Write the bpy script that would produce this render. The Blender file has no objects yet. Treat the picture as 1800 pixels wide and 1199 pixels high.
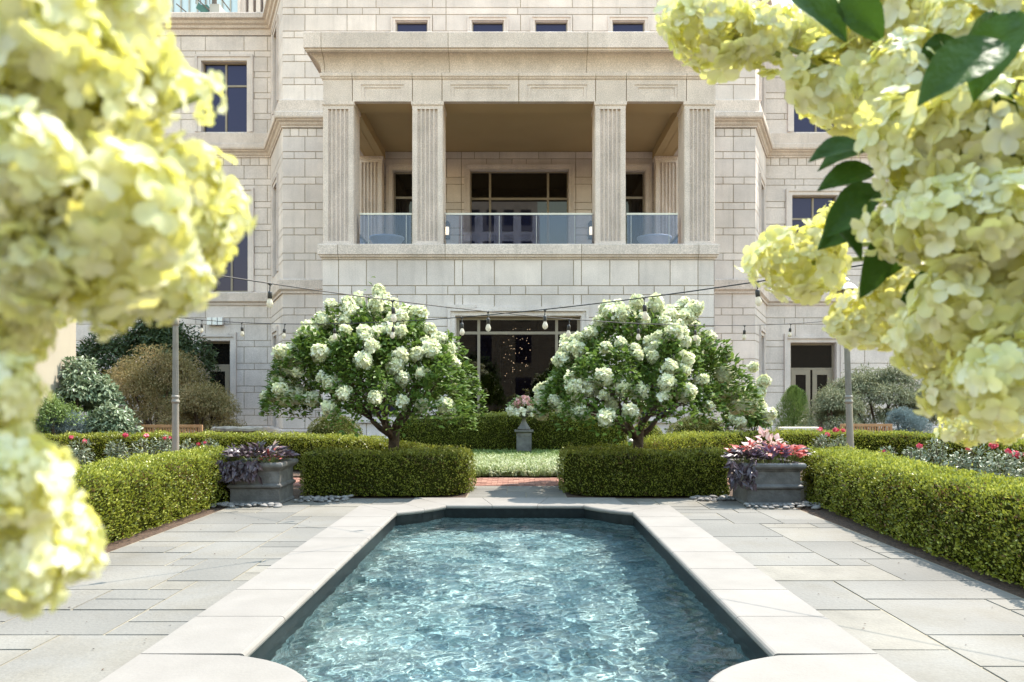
SKY, SUN, EXPO = .15, 3.0, 1.8
import bpy, math, random
import numpy as np
from mathutils import Vector, Matrix
random.seed(11)
rng = np.random.default_rng(7)
S = bpy.context.scene
COL = S.collection
PI = math.pi
F = 1350.0            # focal length in photo pixels
CX, HY, CH = 912.0, 700.0, 1.6   # vanishing point and camera height

def wx(px, d): return (px - CX) * d / F
def wz(py, d): return CH + (HY - py) * d / F

# ------------------------------------------------------------------ materials
def new_mat(name):
    m = bpy.data.materials.new(name); m.use_nodes = True
    nt = m.node_tree
    for n in list(nt.nodes): nt.nodes.remove(n)
    out = nt.nodes.new('ShaderNodeOutputMaterial')
    return m, nt, out

def mat(name, col, col2=None, rough=.6, rw=1.0, nscale=None, nw=0.0, spec=.5, transl=0.0, tcol=None,
        bump=0.0, bscale=40, metal=0.0, speck=0.0, sscale=250, col3=None, big=None, emit=None, streak=0.0):
    """colour runs col -> col2 with the per-face random number (rw) and a noise (nw); optional specks and translucency"""
    m, nt, out = new_mat(name); N = nt.nodes; L = nt.links
    b = N.new('ShaderNodeBsdfPrincipled')
    b.inputs['Roughness'].default_value = rough
    b.inputs['Metallic'].default_value = metal
    b.inputs['Specular IOR Level'].default_value = spec
    tc = N.new('ShaderNodeTexCoord')
    csock = None
    if col2 is not None:
        at = N.new('ShaderNodeAttribute'); at.attribute_name = 'rnd'
        mul = N.new('ShaderNodeMath'); mul.operation = 'MULTIPLY'; mul.inputs[1].default_value = rw
        L.new(at.outputs['Fac'], mul.inputs[0]); fac = mul.outputs[0]
        if nscale:
            nz = N.new('ShaderNodeTexNoise'); nz.inputs['Scale'].default_value = nscale; nz.inputs['Detail'].default_value = 5
            L.new(tc.outputs['Object'], nz.inputs['Vector'])
            mr = N.new('ShaderNodeMapRange'); mr.inputs[1].default_value = .3; mr.inputs[2].default_value = .7
            mr.inputs[3].default_value = -nw * .5; mr.inputs[4].default_value = nw
            L.new(nz.outputs['Fac'], mr.inputs[0])
            ad = N.new('ShaderNodeMath'); ad.operation = 'ADD'; ad.use_clamp = True
            L.new(fac, ad.inputs[0]); L.new(mr.outputs[0], ad.inputs[1]); fac = ad.outputs[0]
        rp = N.new('ShaderNodeValToRGB'); e = rp.color_ramp.elements
        e[0].color = (*col, 1); e[1].color = (*col2, 1)
        if col3 is not None:
            x = e.new(.5); x.color = (*col2, 1); e[2].color = (*col3, 1)
        L.new(fac, rp.inputs[0]); csock = rp.outputs[0]
        if speck:
            sn = N.new('ShaderNodeTexNoise'); sn.inputs['Scale'].default_value = sscale; sn.inputs['Detail'].default_value = 2
            L.new(tc.outputs['Object'], sn.inputs['Vector'])
            sm = N.new('ShaderNodeMapRange'); sm.inputs[1].default_value = .35; sm.inputs[2].default_value = .65
            sm.inputs[3].default_value = 1 - speck; sm.inputs[4].default_value = 1 + speck
            L.new(sn.outputs['Fac'], sm.inputs[0])
            mx = N.new('ShaderNodeVectorMath'); mx.operation = 'SCALE'
            L.new(csock, mx.inputs[0]); L.new(sm.outputs[0], mx.inputs['Scale']); csock = mx.outputs[0]
        if big:
            sc, am = big
            bn = N.new('ShaderNodeTexNoise'); bn.inputs['Scale'].default_value = sc; bn.inputs['Detail'].default_value = 6
            bn.inputs['Roughness'].default_value = .65
            L.new(tc.outputs['Object'], bn.inputs['Vector'])
            bm_ = N.new('ShaderNodeMapRange'); bm_.inputs[1].default_value = .35; bm_.inputs[2].default_value = .7
            bm_.inputs[3].default_value = 1 + am * .4; bm_.inputs[4].default_value = 1 - am
            L.new(bn.outputs['Fac'], bm_.inputs[0])
            mx = N.new('ShaderNodeVectorMath'); mx.operation = 'SCALE'
            L.new(csock, mx.inputs[0]); L.new(bm_.outputs[0], mx.inputs['Scale']); csock = mx.outputs[0]
        if streak:
            mp = N.new('ShaderNodeMapping'); mp.inputs['Scale'].default_value = (3.2, 3.2, .22); L.new(tc.outputs['Object'], mp.inputs['Vector'])
            sn = N.new('ShaderNodeTexNoise'); sn.inputs['Scale'].default_value = 1.0; sn.inputs['Detail'].default_value = 6; sn.inputs['Roughness'].default_value = .7
            L.new(mp.outputs[0], sn.inputs['Vector'])
            sm = N.new('ShaderNodeMapRange'); sm.inputs[1].default_value = .5; sm.inputs[2].default_value = .78; sm.inputs[3].default_value = 1.0; sm.inputs[4].default_value = 1 - streak
            L.new(sn.outputs['Fac'], sm.inputs[0])
            mx = N.new('ShaderNodeVectorMath'); mx.operation = 'SCALE'
            L.new(csock, mx.inputs[0]); L.new(sm.outputs[0], mx.inputs['Scale']); csock = mx.outputs[0]
        L.new(csock, b.inputs['Base Color'])
    else:
        b.inputs['Base Color'].default_value = (*col, 1)
    if bump:
        nb = N.new('ShaderNodeTexNoise'); nb.inputs['Scale'].default_value = bscale; nb.inputs['Detail'].default_value = 4
        L.new(tc.outputs['Object'], nb.inputs['Vector'])
        bp = N.new('ShaderNodeBump'); bp.inputs['Strength'].default_value = bump; bp.inputs['Distance'].default_value = .02
        L.new(nb.outputs['Fac'], bp.inputs['Height']); L.new(bp.outputs[0], b.inputs['Normal'])
    if emit:
        b.inputs['Emission Color'].default_value = (*emit[0], 1); b.inputs['Emission Strength'].default_value = emit[1]
    sh = b.outputs[0]
    if transl:
        t = N.new('ShaderNodeBsdfTranslucent')
        if tcol is not None: t.inputs['Color'].default_value = (*tcol, 1)
        elif csock is not None: L.new(csock, t.inputs['Color'])
        else: t.inputs['Color'].default_value = (*col, 1)
        mix = N.new('ShaderNodeMixShader'); mix.inputs[0].default_value = transl
        L.new(sh, mix.inputs[1]); L.new(t.outputs[0], mix.inputs[2]); sh = mix.outputs[0]
    L.new(sh, out.inputs['Surface'])
    return m

def clear_glass(name, tint, refl, rough=0.0, gcol=(1, 1, 1)):
    """thin architectural glass: see-through plus a mirror share coloured by gcol"""
    m, nt, out = new_mat(name); N = nt.nodes; L = nt.links
    t = N.new('ShaderNodeBsdfTransparent'); t.inputs['Color'].default_value = (*tint, 1)
    g = N.new('ShaderNodeBsdfGlossy'); g.inputs['Roughness'].default_value = rough; g.inputs['Color'].default_value = (*gcol, 1)
    fr = N.new('ShaderNodeFresnel'); fr.inputs['IOR'].default_value = 1.5
    ad = N.new('ShaderNodeMath'); ad.operation = 'ADD'; ad.use_clamp = True; ad.inputs[1].default_value = refl
    L.new(fr.outputs[0], ad.inputs[0])
    mix = N.new('ShaderNodeMixShader'); L.new(ad.outputs[0], mix.inputs[0])
    L.new(t.outputs[0], mix.inputs[1]); L.new(g.outputs[0], mix.inputs[2]); L.new(mix.outputs[0], out.inputs['Surface'])
    return m

def brown_ends(m, c):
    r = [n for n in m.node_tree.nodes if n.type == 'VALTORGB'][0].color_ramp.elements
    first = tuple(r[0].color); x = r.new(.07); x.color = first; r[0].color = (*c, 1)
STONE = mat('limestone', (.555, .494, .472), (.71, .626, .588), rough=.85, rw=.7, nscale=1.3, nw=.35, speck=.10, sscale=38, bump=.25, bscale=60, big=(.55, .16), spec=.2, streak=.16)
GRAN = mat('granite trim', (.535, .458, .415), (.64, .55, .505), rough=.8, rw=.5, nscale=2.0, nw=.45, speck=.22, sscale=42, bump=.25, bscale=70, big=(.9, .14), spec=.25, streak=.20)
JOINT = mat('mortar joint', (.25, .20, .14), (.32, .265, .195), rough=.95, nscale=3, nw=.8, spec=.1)
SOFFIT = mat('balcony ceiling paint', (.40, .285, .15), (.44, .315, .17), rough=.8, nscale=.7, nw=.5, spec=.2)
BRONZE = mat('bronze window metal', (.20, .17, .14), (.25, .22, .18), rough=.45, nscale=4, nw=.6, metal=.2)
TAUPE = mat('taupe painted metal', (.205, .17, .13), (.25, .21, .16), rough=.5, nscale=4, nw=.6)
DGLASS = mat('sky tinted window glass', (.022, .020, .034), rough=.02, spec=.5)
DGLASS.node_tree.nodes['Principled BSDF'].inputs['Specular Tint'].default_value = (.50, .52, .95, 1)  # blue base and specular tint stand in for a reflected blue sky
BGLAS2 = mat('shaded window glass', (.008, .007, .006), rough=.02, spec=.45)
RGLASS = clear_glass('room glass', (.50, .46, .40), .0)
BGLASS = clear_glass('sky tinted rail glass', (.66, .69, .78), .02, 0.0, (.46, .56, .82))  # blue mirror colour painted in for the sky's reflection
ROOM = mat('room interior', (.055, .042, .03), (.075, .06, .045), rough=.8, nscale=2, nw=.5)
STEEL = mat('steel rail', (.42, .40, .37), (.48, .46, .43), rough=.35, nscale=6, nw=.4, metal=.8)
COPING = mat('cream coping stone', (.202, .185, .164), (.226, .208, .187), rough=.7, rw=.6, nscale=3, nw=.5, speck=.03, sscale=90, bump=.10, bscale=45, big=(1.3, .10), spec=.25)
FLAG = mat('bluestone flag', (.132, .126, .112), (.166, .157, .139), rough=.75, rw=1.0, nscale=2.2, nw=.45, speck=.06, sscale=60, bump=.35, bscale=26, big=(1.1, .30), col3=(.192, .176, .146), spec=.3)
FJOINT = mat('pale flag mortar', (.27, .235, .17), (.20, .17, .12), rough=.9, nscale=6, nw=1)
BRICK = mat('red brick', (.20, .085, .06), (.29, .15, .105), rough=.85, rw=1, nscale=8, nw=.3, bump=.3)
MULCH = mat('bark mulch', (.025, .015, .009), (.085, .05, .03), rough=.95, nscale=30, nw=1.2, bump=1.0, bscale=50)
SOIL = mat('garden soil', (.09, .07, .05), (.15, .12, .09), rough=.95, nscale=3, nw=1, bump=.6, bscale=30)
TILE = mat('dark waterline tile', (.006, .008, .009), (.014, .018, .019), rough=.4, nscale=12, nw=.8, spec=.2)
PLASTER = mat('pebble pool plaster', (.072, .133, .152), (.148, .232, .252), rough=.8, nscale=2.2, nw=.9, speck=.4, sscale=24, col3=(.28, .365, .37), big=(1.1, .35))
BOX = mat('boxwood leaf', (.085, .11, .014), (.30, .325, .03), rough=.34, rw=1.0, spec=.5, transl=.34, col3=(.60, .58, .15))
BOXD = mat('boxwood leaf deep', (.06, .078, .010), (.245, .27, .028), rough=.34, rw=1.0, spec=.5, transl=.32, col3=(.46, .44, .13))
SHADE_CORE = mat('shade dark foliage core', (.014, .016, .004), (.030, .033, .007), rough=1, nscale=14, nw=1, spec=.0)  # near-black core: the shade in the gaps between leaves, put into the colour
BARK = mat('dark bark', (.045, .030, .020), (.10, .07, .05), rough=.9, nscale=14, nw=1, bump=.8, bscale=40)
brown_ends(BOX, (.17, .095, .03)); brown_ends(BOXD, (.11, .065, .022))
HLEAF = mat('hydrangea leaf', (.055, .11, .018), (.17, .25, .045), rough=.5, rw=1.0, spec=.3, transl=.35)
BIGL = mat('large hydrangea leaf', (.018, .045, .007), (.045, .095, .014), rough=.55, rw=.6, spec=.2, transl=.14, tcol=(.09, .20, .02), nscale=22, nw=.5, bump=.5, bscale=45)
WPETAL = mat('white tree petal', (.62, .65, .36), (.78, .78, .64), rough=.6, rw=1.0, transl=.38)
FPETAL = mat('lime white petal', (.62, .65, .34), (.76, .77, .54), rough=.5, rw=1.0, transl=.45, tcol=(.80, .75, .15), col3=(.86, .86, .74), nscale=40, nw=.25)
STEM = mat('green stem', (.16, .20, .05), (.24, .27, .08), rough=.6, nscale=8, nw=.6)
LEAD = mat('lead planter', (.085, .08, .075), (.16, .152, .145), rough=.6, rw=.5, nscale=5, nw=.9, bump=.4, bscale=25, big=(2.2, .4))
PEB = mat('river pebble', (.075, .072, .07), (.24, .225, .21), rough=.7, rw=1, nscale=9, nw=.4)
TEAK = mat('teak wood', (.36, .17, .07), (.46, .26, .13), rough=.6, rw=.7, nscale=7, nw=.5)
POST = mat('grey lamp paint', (.21, .19, .16), (.27, .245, .21), rough=.5, nscale=5, nw=.6)
LAMPG = mat('lantern glass', (.16, .14, .10), (.22, .19, .14), rough=.15, nscale=3, nw=.5)
CORD = mat('black cord', (.02, .017, .014), rough=.6)
SOCK = mat('black socket', (.018, .016, .014), rough=.5)
BULB = mat('frosted bulb', (.55, .51, .43), rough=.12, transl=.45, tcol=(.9, .86, .76))
ROUGHST = mat('rough stone', (.14, .12, .10), (.30, .26, .21), rough=.95, nscale=4, nw=1, bump=1, bscale=12)
PALEST = mat('pale stone slab', (.52, .47, .37), (.60, .55, .45), rough=.85, nscale=4, nw=.7, bump=.3)
RENDER_ = mat('cream render', (.36, .31, .245), (.41, .36, .28), rough=.9, nscale=1.2, nw=.6, bump=.15, bscale=80)
BROWN = mat('brown frame', (.07, .05, .035), (.09, .065, .05), rough=.5, nscale=5, nw=.5)
MAPLE = mat('lace maple leaf', (.13, .125, .035), (.27, .215, .085), rough=.6, rw=1, transl=.35, col3=(.36, .26, .13))
GMAPLE = mat('grey green maple leaf', (.085, .11, .05), (.29, .30, .18), rough=.6, rw=1, transl=.3)
VIB = mat('viburnum leaf', (.10, .155, .075), (.32, .38, .24), rough=.4, rw=1, transl=.25)
SPRUCE = mat('blue spruce needle', (.12, .17, .175), (.26, .33, .335), rough=.6, rw=1, transl=.1)
JUNI = mat('juniper needle', (.09, .15, .035), (.20, .27, .07), rough=.6, rw=1, transl=.2)
COURT = mat('dark court stone', (.10, .085, .07), (.14, .12, .10), rough=.9, nscale=2, nw=.5)
DARKT = mat('dark tree leaf', (.03, .055, .018), (.075, .11, .035), rough=.5, rw=1, transl=.25)
OLIVE = mat('olive box leaf', (.09, .10, .025), (.20, .19, .055), rough=.5, rw=1, transl=.3)
LIRI = mat('variegated liriope blade', (.11, .18, .03), (.29, .34, .13), rough=.5, rw=1, transl=.3, col3=(.58, .58, .40))
ROSEL = mat('rose leaf', (.10, .14, .075), (.28, .31, .21), rough=.4, rw=1, transl=.2)
ROSER = mat('rose bloom', (.46, .015, .06), (.70, .16, .22), rough=.5, rw=1, transl=.3)
PINK = mat('pink bloom', (.75, .30, .30), (.82, .58, .54), rough=.5, rw=1, transl=.35)
WBLOOM = mat('small white bloom', (.78, .78, .62), (.85, .84, .74), rough=.5, rw=1, transl=.3)
VINE = mat('dark vine leaf', (.028, .018, .024), (.105, .07, .085), rough=.35, rw=1, transl=.12)
CALR = mat('red caladium leaf', (.36, .03, .03), (.60, .20, .17), rough=.45, rw=1, transl=.35, nscale=40, nw=.3)
CALP = mat('pink caladium leaf', (.56, .33, .33), (.66, .56, .50), rough=.45, rw=1, transl=.35, nscale=40, nw=.3)
PURP = mat('purple heart leaf', (.085, .045, .095), (.23, .15, .235), rough=.4, rw=1, transl=.2)
GREENB = mat('bedding leaf', (.09, .16, .035), (.22, .30, .08), rough=.5, rw=1, transl=.3)
GLOW = mat('warm glow', (1, .85, .65), emit=((1, .86, .7), 2.2))
SCON = mat('sconce lit glass', (.9, .8, .6), emit=((1, .8, .5), .7))
SKYGL = mat('tower glass', (.42, .55, .66), (.55, .66, .74), rough=.06, rw=1, spec=.8)
CONC = mat('roof concrete', (.34, .34, .33), (.40, .40, .38), rough=.8, nscale=2, nw=.5)
GREENM = mat('green stair metal', (.04, .13, .12), (.06, .17, .15), rough=.5, nscale=3, nw=.5)
WHITEM = mat('white metal box', (.72, .72, .72), (.78, .78, .78), rough=.4, nscale=3, nw=.5)
POT = mat('blue grey bowl', (.42, .47, .52), (.50, .55, .60), rough=.6, nscale=3, nw=.5)

# ------------------------------------------------------------------ object helpers
def link(name, me, mats, parent=None, loc=None):
    o = bpy.data.objects.new(name, me)
    COL.objects.link(o)
    if me is not None:
        for m in (mats if isinstance(mats, (list, tuple)) else [mats]): me.materials.append(m)
    if parent is not None: o.parent = parent
    if loc is not None: o.location = loc
    return o

def tag(o, label=None, cat=None, group=None, kind=None):
    if label: o['label'] = label
    if cat: o['category'] = cat
    if group: o['group'] = group
    if kind: o['kind'] = kind
    return o

def thing(name, label, cat, loc=(0, 0, 0), group=None, rz=0):
    o = bpy.data.objects.new(name, None); COL.objects.link(o)
    o.location = loc; o.rotation_euler = (0, 0, rz); o.empty_display_size = .2
    return tag(o, label, cat, group)

def finish(name, V, FL, mats, parent=None, rnd=None, midx=None, smooth=False, loc=None):
    """V (n,3) array; FL a list of (m,k) face arrays; rnd and midx per face"""
    me = bpy.data.meshes.new(name)
    V = np.asarray(V, dtype=np.float32)
    me.vertices.add(len(V)); me.vertices.foreach_set('co', V.ravel())
    FL = [np.asarray(f, dtype=np.int32) for f in FL if len(f)]
    idx = np.concatenate([f.ravel() for f in FL])
    tot = np.concatenate([np.full(len(f), f.shape[1], np.int32) for f in FL])
    st = np.concatenate([[0], np.cumsum(tot)[:-1]]).astype(np.int32)
    me.loops.add(len(idx)); me.loops.foreach_set('vertex_index', idx)
    me.polygons.add(len(tot)); me.polygons.foreach_set('loop_start', st); me.polygons.foreach_set('loop_total', tot)
    if midx is not None: me.polygons.foreach_set('material_index', np.asarray(midx, np.int32))
    me.polygons.foreach_set('use_smooth', np.full(len(tot), bool(smooth)))
    me.update(calc_edges=True)
    a = me.attributes.new('rnd', 'FLOAT', 'FACE')
    if rnd is None: rnd = np.full(len(tot), .5, np.float32)
    a.data.foreach_set('value', np.asarray(rnd, np.float32))
    return link(name, me, mats, parent, loc)

class MB:
    """collects polygons; build() makes one mesh object"""
    def __init__(s): s.v = []; s.f = []; s.r = []; s.m = []
    def face(s, pts, rnd=.5, mi=0):
        b = len(s.v); s.v.extend(pts); s.f.append(list(range(b, b + len(pts)))); s.r.append(rnd); s.m.append(mi)
    def grid(s, rows, closed=False, rnd=.5, mi=0, capa=False, capb=False):
        b = len(s.v); n = len(rows[0])
        for r in rows: s.v.extend(r)
        for i in range(len(rows) - 1):
            for j in range(n if closed else n - 1):
                k = (j + 1) % n
                s.f.append([b + i * n + j, b + i * n + k, b + (i + 1) * n + k, b + (i + 1) * n + j]); s.r.append(rnd); s.m.append(mi)
        if capa: s.f.append([b + j for j in range(n)][::-1]); s.r.append(rnd); s.m.append(mi)
        if capb: s.f.append([b + (len(rows) - 1) * n + j for j in range(n)]); s.r.append(rnd); s.m.append(mi)
    def box(s, x0, x1, y0, y1, z0, z1, rnd=.5, mi=0, fn=None):
        c = [(x0, y0, z0), (x1, y0, z0), (x1, y1, z0), (x0, y1, z0), (x0, y0, z1), (x1, y0, z1), (x1, y1, z1), (x0, y1, z1)]
        if fn: c = [fn(*p) for p in c]
        b = len(s.v); s.v.extend(c)
        for q in ((0, 3, 2, 1), (4, 5, 6, 7), (0, 1, 5, 4), (1, 2, 6, 5), (2, 3, 7, 6), (3, 0, 4, 7)):
            s.f.append([b + i for i in q]); s.r.append(rnd); s.m.append(mi)
    def lathe(s, prof, c=(0, 0, 0), seg=16, rnd=.5, mi=0, capa=True, capb=True):
        rows = [[(c[0] + r * math.cos(2 * PI * j / seg), c[1] + r * math.sin(2 * PI * j / seg), c[2] + z) for j in range(seg)] for r, z in prof]
        s.grid(rows, True, rnd, mi, capa, capb)
    def tube(s, pts, rad, seg=6, rnd=.5, mi=0):
        pts = [Vector(p) for p in pts]
        if not hasattr(rad, '__len__'): rad = [rad] * len(pts)
        rows = []; up = None
        for i, p in enumerate(pts):
            t = (pts[min(i + 1, len(pts) - 1)] - pts[max(i - 1, 0)]).normalized()
            if up is None:
                up = Vector((0, 0, 1)) if abs(t.z) < .9 else Vector((1, 0, 0))
            a = t.cross(up).normalized(); bb = a.cross(t).normalized(); up = bb
            rows.append([tuple(p + (a * math.cos(2 * PI * j / seg) + bb * math.sin(2 * PI * j / seg)) * rad[i]) for j in range(seg)])
        s.grid(rows, True, rnd, mi, True, True)
    def sq(s, prof, cx, cy, hx, hy, z0=0, rnd=.5, mi=0):
        """square lathe: prof (offset, z)"""
        rows = [[(cx - hx - o, cy - hy - o, z0 + z), (cx + hx + o, cy - hy - o, z0 + z), (cx + hx + o, cy + hy + o, z0 + z), (cx - hx - o, cy + hy + o, z0 + z)] for o, z in prof]
        s.grid(rows, True, rnd, mi, True, True)
    def build(s, name, mats, parent=None, smooth=False, loc=None):
        by = {}
        for i, f in enumerate(s.f): by.setdefault(len(f), []).append(i)
        FL, r, m = [], [], []
        for k, ids in by.items():
            FL.append([s.f[i] for i in ids]); r += [s.r[i] for i in ids]; m += [s.m[i] for i in ids]
        return finish(name, np.array(s.v), FL, mats, parent, r, m, smooth, loc)

# ---- leaf, petal and blade templates: x across, y along, z along the leaf's normal; unit length
def T_diamond(w=.55, fold=.12):
    return np.array([(0, 0, 0), (-w / 2, .45, fold), (0, 1, -.04), (w / 2, .45, fold)], float), np.array([[0, 3, 2, 1]])
def T_leaf(w=.55, fold=.10, droop=.18, prof=(.15, .85, 1, .62, .04)):
    V = []; n = len(prof)
    for i, p in enumerate(prof):
        y = i / (n - 1)
        for sx in (-1, 0, 1): V.append((sx * w / 2 * p, y, (fold * abs(sx) * p) - droop * y * y))
    Fq = [[3 * i + j, 3 * i + j + 1, 3 * i + j + 4, 3 * i + j + 3] for i in range(n - 1) for j in (0, 1)]
    return np.array(V, float), np.array(Fq)
def T_blade(w=.05):
    V = []
    for y, z, p in ((0, 0, .8), (.45, .30, 1), (.8, .30, .7), (1, .15, .1)):
        V += [(-w / 2 * p, y, z), (w / 2 * p, y, z)]
    return np.array(V, float), np.array([[0, 1, 3, 2], [2, 3, 5, 4], [4, 5, 7, 6]])

def frames(D, Nn):
    """orthonormal frames with y = D, z close to Nn"""
    y = D / (np.linalg.norm(D, axis=1, keepdims=True) + 1e-9)
    z = Nn - (Nn * y).sum(1, keepdims=True) * y
    z = z / (np.linalg.norm(z, axis=1, keepdims=True) + 1e-9)
    return np.cross(y, z), y, z

def cards(T, P, D, Nn, size):
    """place template T at points P; returns V, F"""
    tv, tf = T
    x, y, z = frames(D, Nn); size = np.asarray(size).reshape(-1, 1, 1)
    V = P[:, None, :] + size * (tv[None, :, 0:1] * x[:, None, :] + tv[None, :, 1:2] * y[:, None, :] + tv[None, :, 2:3] * z[:, None, :])
    k = len(tv); n = len(P)
    Fc = (tf[None, :, :] + (np.arange(n) * k)[:, None, None]).reshape(-1, tf.shape[1])
    return V.reshape(-1, 3), Fc, len(tf)

def unit(n):
    v = rng.normal(size=(n, 3)); return v / np.linalg.norm(v, axis=1, keepdims=True)

def leaf_mesh(name, T, P, D, Nn, size, m, parent=None, rnd=None, extra=None, loc=None, smooth=False):
    """one mesh of many leaves; extra = MB merged in with material index 1"""
    V, Fc, nf = cards(T, P, D, Nn, size)
    if rnd is None: rnd = rng.random(len(P))
    r = np.repeat(rnd, nf)
    if extra is None: return finish(name, V, [Fc], [m], parent, r, None, smooth, loc)
    b = len(V); V = np.vstack([V, np.array(extra[0].v)])
    FL = [Fc]; mi = [0] * len(Fc); rr = list(r); by = {}
    for i, f in enumerate(extra[0].f): by.setdefault(len(f), []).append(i)
    for k, ids in by.items():
        FL.append(np.array([extra[0].f[i] for i in ids]) + b); mi += [1] * len(ids); rr += [extra[0].r[i] for i in ids]
    return finish(name, V, FL, [m, extra[1]], parent, rr, mi, smooth, loc)

def copy_tree(o, parent=None):
    c = o.copy(); COL.objects.link(c)
    if parent is not None: c.parent = parent
    for ch in o.children: copy_tree(ch, c)
    return c
# ================================================================== the stone building
D1, D2, D3 = 24.5, 30.5, 34.3        # portico front, main wall and wings
class Plane:
    def __init__(s, o, u, n): s.o, s.u, s.n = o, u, n
    def __call__(s, u, v, z): return (s.o[0] + u * s.u[0] + v * s.n[0], s.o[1] + u * s.u[1] + v * s.n[1], z)
def front(d): return Plane((0, d), (1, 0), (0, -1))
P1, P2, P3 = front(D1), front(D2), front(D3)
house = thing('stone_building', 'pale limestone building with a columned balcony over the garden', 'building', (0, D2, 0))
house.location = (0, 0, 0)

def subtract(rects, o):
    """cut rectangle o = (u0,u1,z0,z1) out of a list of rectangles"""
    out = []
    for a0, a1, b0, b1 in rects:
        if o[0] >= a1 or o[1] <= a0 or o[2] >= b1 or o[3] <= b0: out.append((a0, a1, b0, b1)); continue
        if o[0] > a0: out.append((a0, o[0], b0, b1))
        if o[1] < a1: out.append((o[1], a1, b0, b1))
        m0, m1 = max(a0, o[0]), min(a1, o[1])
        if o[2] > b0: out.append((m0, m1, b0, o[2]))
        if o[3] < b1: out.append((m0, m1, o[3], b1))
    return [r for r in out if r[1] - r[0] > .015 and r[3] - r[2] > .015]

def wall(name, pl, u0, u1, courses, opens, gap=.024, dep=.018):
    """coursed ashlar: raised blocks over a recessed mortar sheet. courses = [(z0, z1, [joint us])]"""
    m = MB()
    for z0, z1, js in courses:
        us = [u0] + sorted(j for j in js if u0 + .06 < j < u1 - .06) + [u1]
        for a, b in zip(us[:-1], us[1:]):
            r = random.random()
            rects = [(a + gap / 2 * (a > u0), b - gap / 2 * (b < u1), z0 + gap / 2, z1 - gap / 2)]
            for o in opens: rects = subtract(rects, o)
            for (p, q, s, t) in rects:
                c = .007
                fr = [(p + c, 0, s + c), (q - c, 0, s + c), (q - c, 0, t - c), (p + c, 0, t - c)]
                bk = [(p, -dep, s), (q, -dep, s), (q, -dep, t), (p, -dep, t)]
                md = [(p, -c, s), (q, -c, s), (q, -c, t), (p, -c, t)]
                fr, md, bk = [[pl(*x) for x in L_] for L_ in (fr, md, bk)]
                m.face(fr, r)
                for i in range(4):
                    j = (i + 1) % 4
                    m.face([md[i], md[j], fr[j], fr[i]], r); m.face([bk[i], bk[j], md[j], md[i]], r)
    zs = [c[0] for c in courses] + [c[1] for c in courses]
    rects = [(u0, u1, min(zs), max(zs))]
    for o in opens: rects = subtract(rects, o)
    for p, q, s, t in rects:
        m.face([pl(p, -dep, s), pl(q, -dep, s), pl(q, -dep, t), pl(p, -dep, t)], random.random(), 1)
    return m.build(name, [STONE, JOINT], house)

def coursing(z0, z1, bottoms, hs, period, jl, js):
    """alternate tall and small courses; bottoms = lowest z of every small course"""
    out = []; z = z0
    for b in sorted(bottoms):
        if b - z > .05: out.append((z, b, jl))
        z = b
        if b + hs > z1: break
        out.append((b, b + hs, js)); z = b + hs
    if z1 - z > .05: out.append((z, z1, jl))
    return out

def ring(m, pl, u0, u1, z0, z1, w, va, vb, bottom=False, fn_r=.5, mi=0):
    m.box(u0 - w, u0, va, vb, z0 - (w if bottom else 0), z1 + w, fn_r, mi, pl)
    m.box(u1, u1 + w, va, vb, z0 - (w if bottom else 0), z1 + w, fn_r, mi, pl)
    m.box(u0, u1, va, vb, z1, z1 + w, fn_r, mi, pl)
    if bottom: m.box(u0, u1, va, vb, z0 - w, z0, fn_r, mi, pl)

def window(pl, u0, u1, z0, z1, mul=(), tra=(), sw=.2, depth=.24, glass=None, fmat=None, ears=False, name='window', fw=.075, bottom=False, leafs=None, surround=True):
    m = MB(); va, vb = -depth - .05, -depth + .02
    for a, b, c, d in ((u0, u0 + fw, z0, z1), (u1 - fw, u1, z0, z1), (u0 + fw, u1 - fw, z1 - fw, z1), (u0 + fw, u1 - fw, z0, z0 + fw)):
        m.box(a, b, va, vb, c, d, .5, 0, pl)
    for u in mul: m.box(u - .045, u + .045, va + .004, vb - .004, z0 + fw, z1 - fw, .4, 0, pl)
    for z in tra:
        us = [u0 + fw] + [x for u in mul for x in (u - .045, u + .045)] + [u1 - fw]
        for a, b in zip(us[::2], us[1::2]): m.box(a, b, va + .006, vb - .006, z - .045, z + .045, .45, 0, pl)
    f = m.build(name, fmat or BRONZE, house)
    g = MB(); g.box(u0 + .03, u1 - .03, -depth - .03, -depth - .022, z0 + .03, z1 - .03, .5, 0, pl)
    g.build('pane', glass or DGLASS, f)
    if surround:
        s = MB()
        ring(s, pl, u0, u1, z0, z1, sw * .62, -.03, .035, bottom, .5)
        a, b = u0 - sw * .62, u1 + sw * .62; t = z1 + sw * .62
        ring(s, pl, a, b, z0 - (sw * .62 if bottom else 0), t, sw * .38, -.03, .075, bottom, .3)
        # linings of the opening
        s.box(u0, u0 + .028, -depth - .06, -.03, z0, z1, .5, 0, pl); s.box(u1 - .028, u1, -depth - .06, -.03, z0, z1, .5, 0, pl)
        s.box(u0 + .028, u1 - .028, -depth - .06, -.03, z1 - .028, z1, .5, 0, pl)
        if ears:
            T = z1 + sw; e = (u1 - u0) * .22
            for p, q in ((u0 - sw, u0 - sw + e), (u1 + sw - e, u1 + sw)): s.box(p, q, -.03, .082, T + .002, T + .11, .6, 0, pl)
            s.box(u0 - sw + e + .04, u1 + sw - e - .04, -.03, .060, T + .001, T + .05, .4, 0, pl)
            s.box(u0 - sw * .3, u1 + sw * .3, .078, .10, T - .10, T - .05, .4, 0, pl)
        s.build('surround', STONE, f)
    return f

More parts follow.
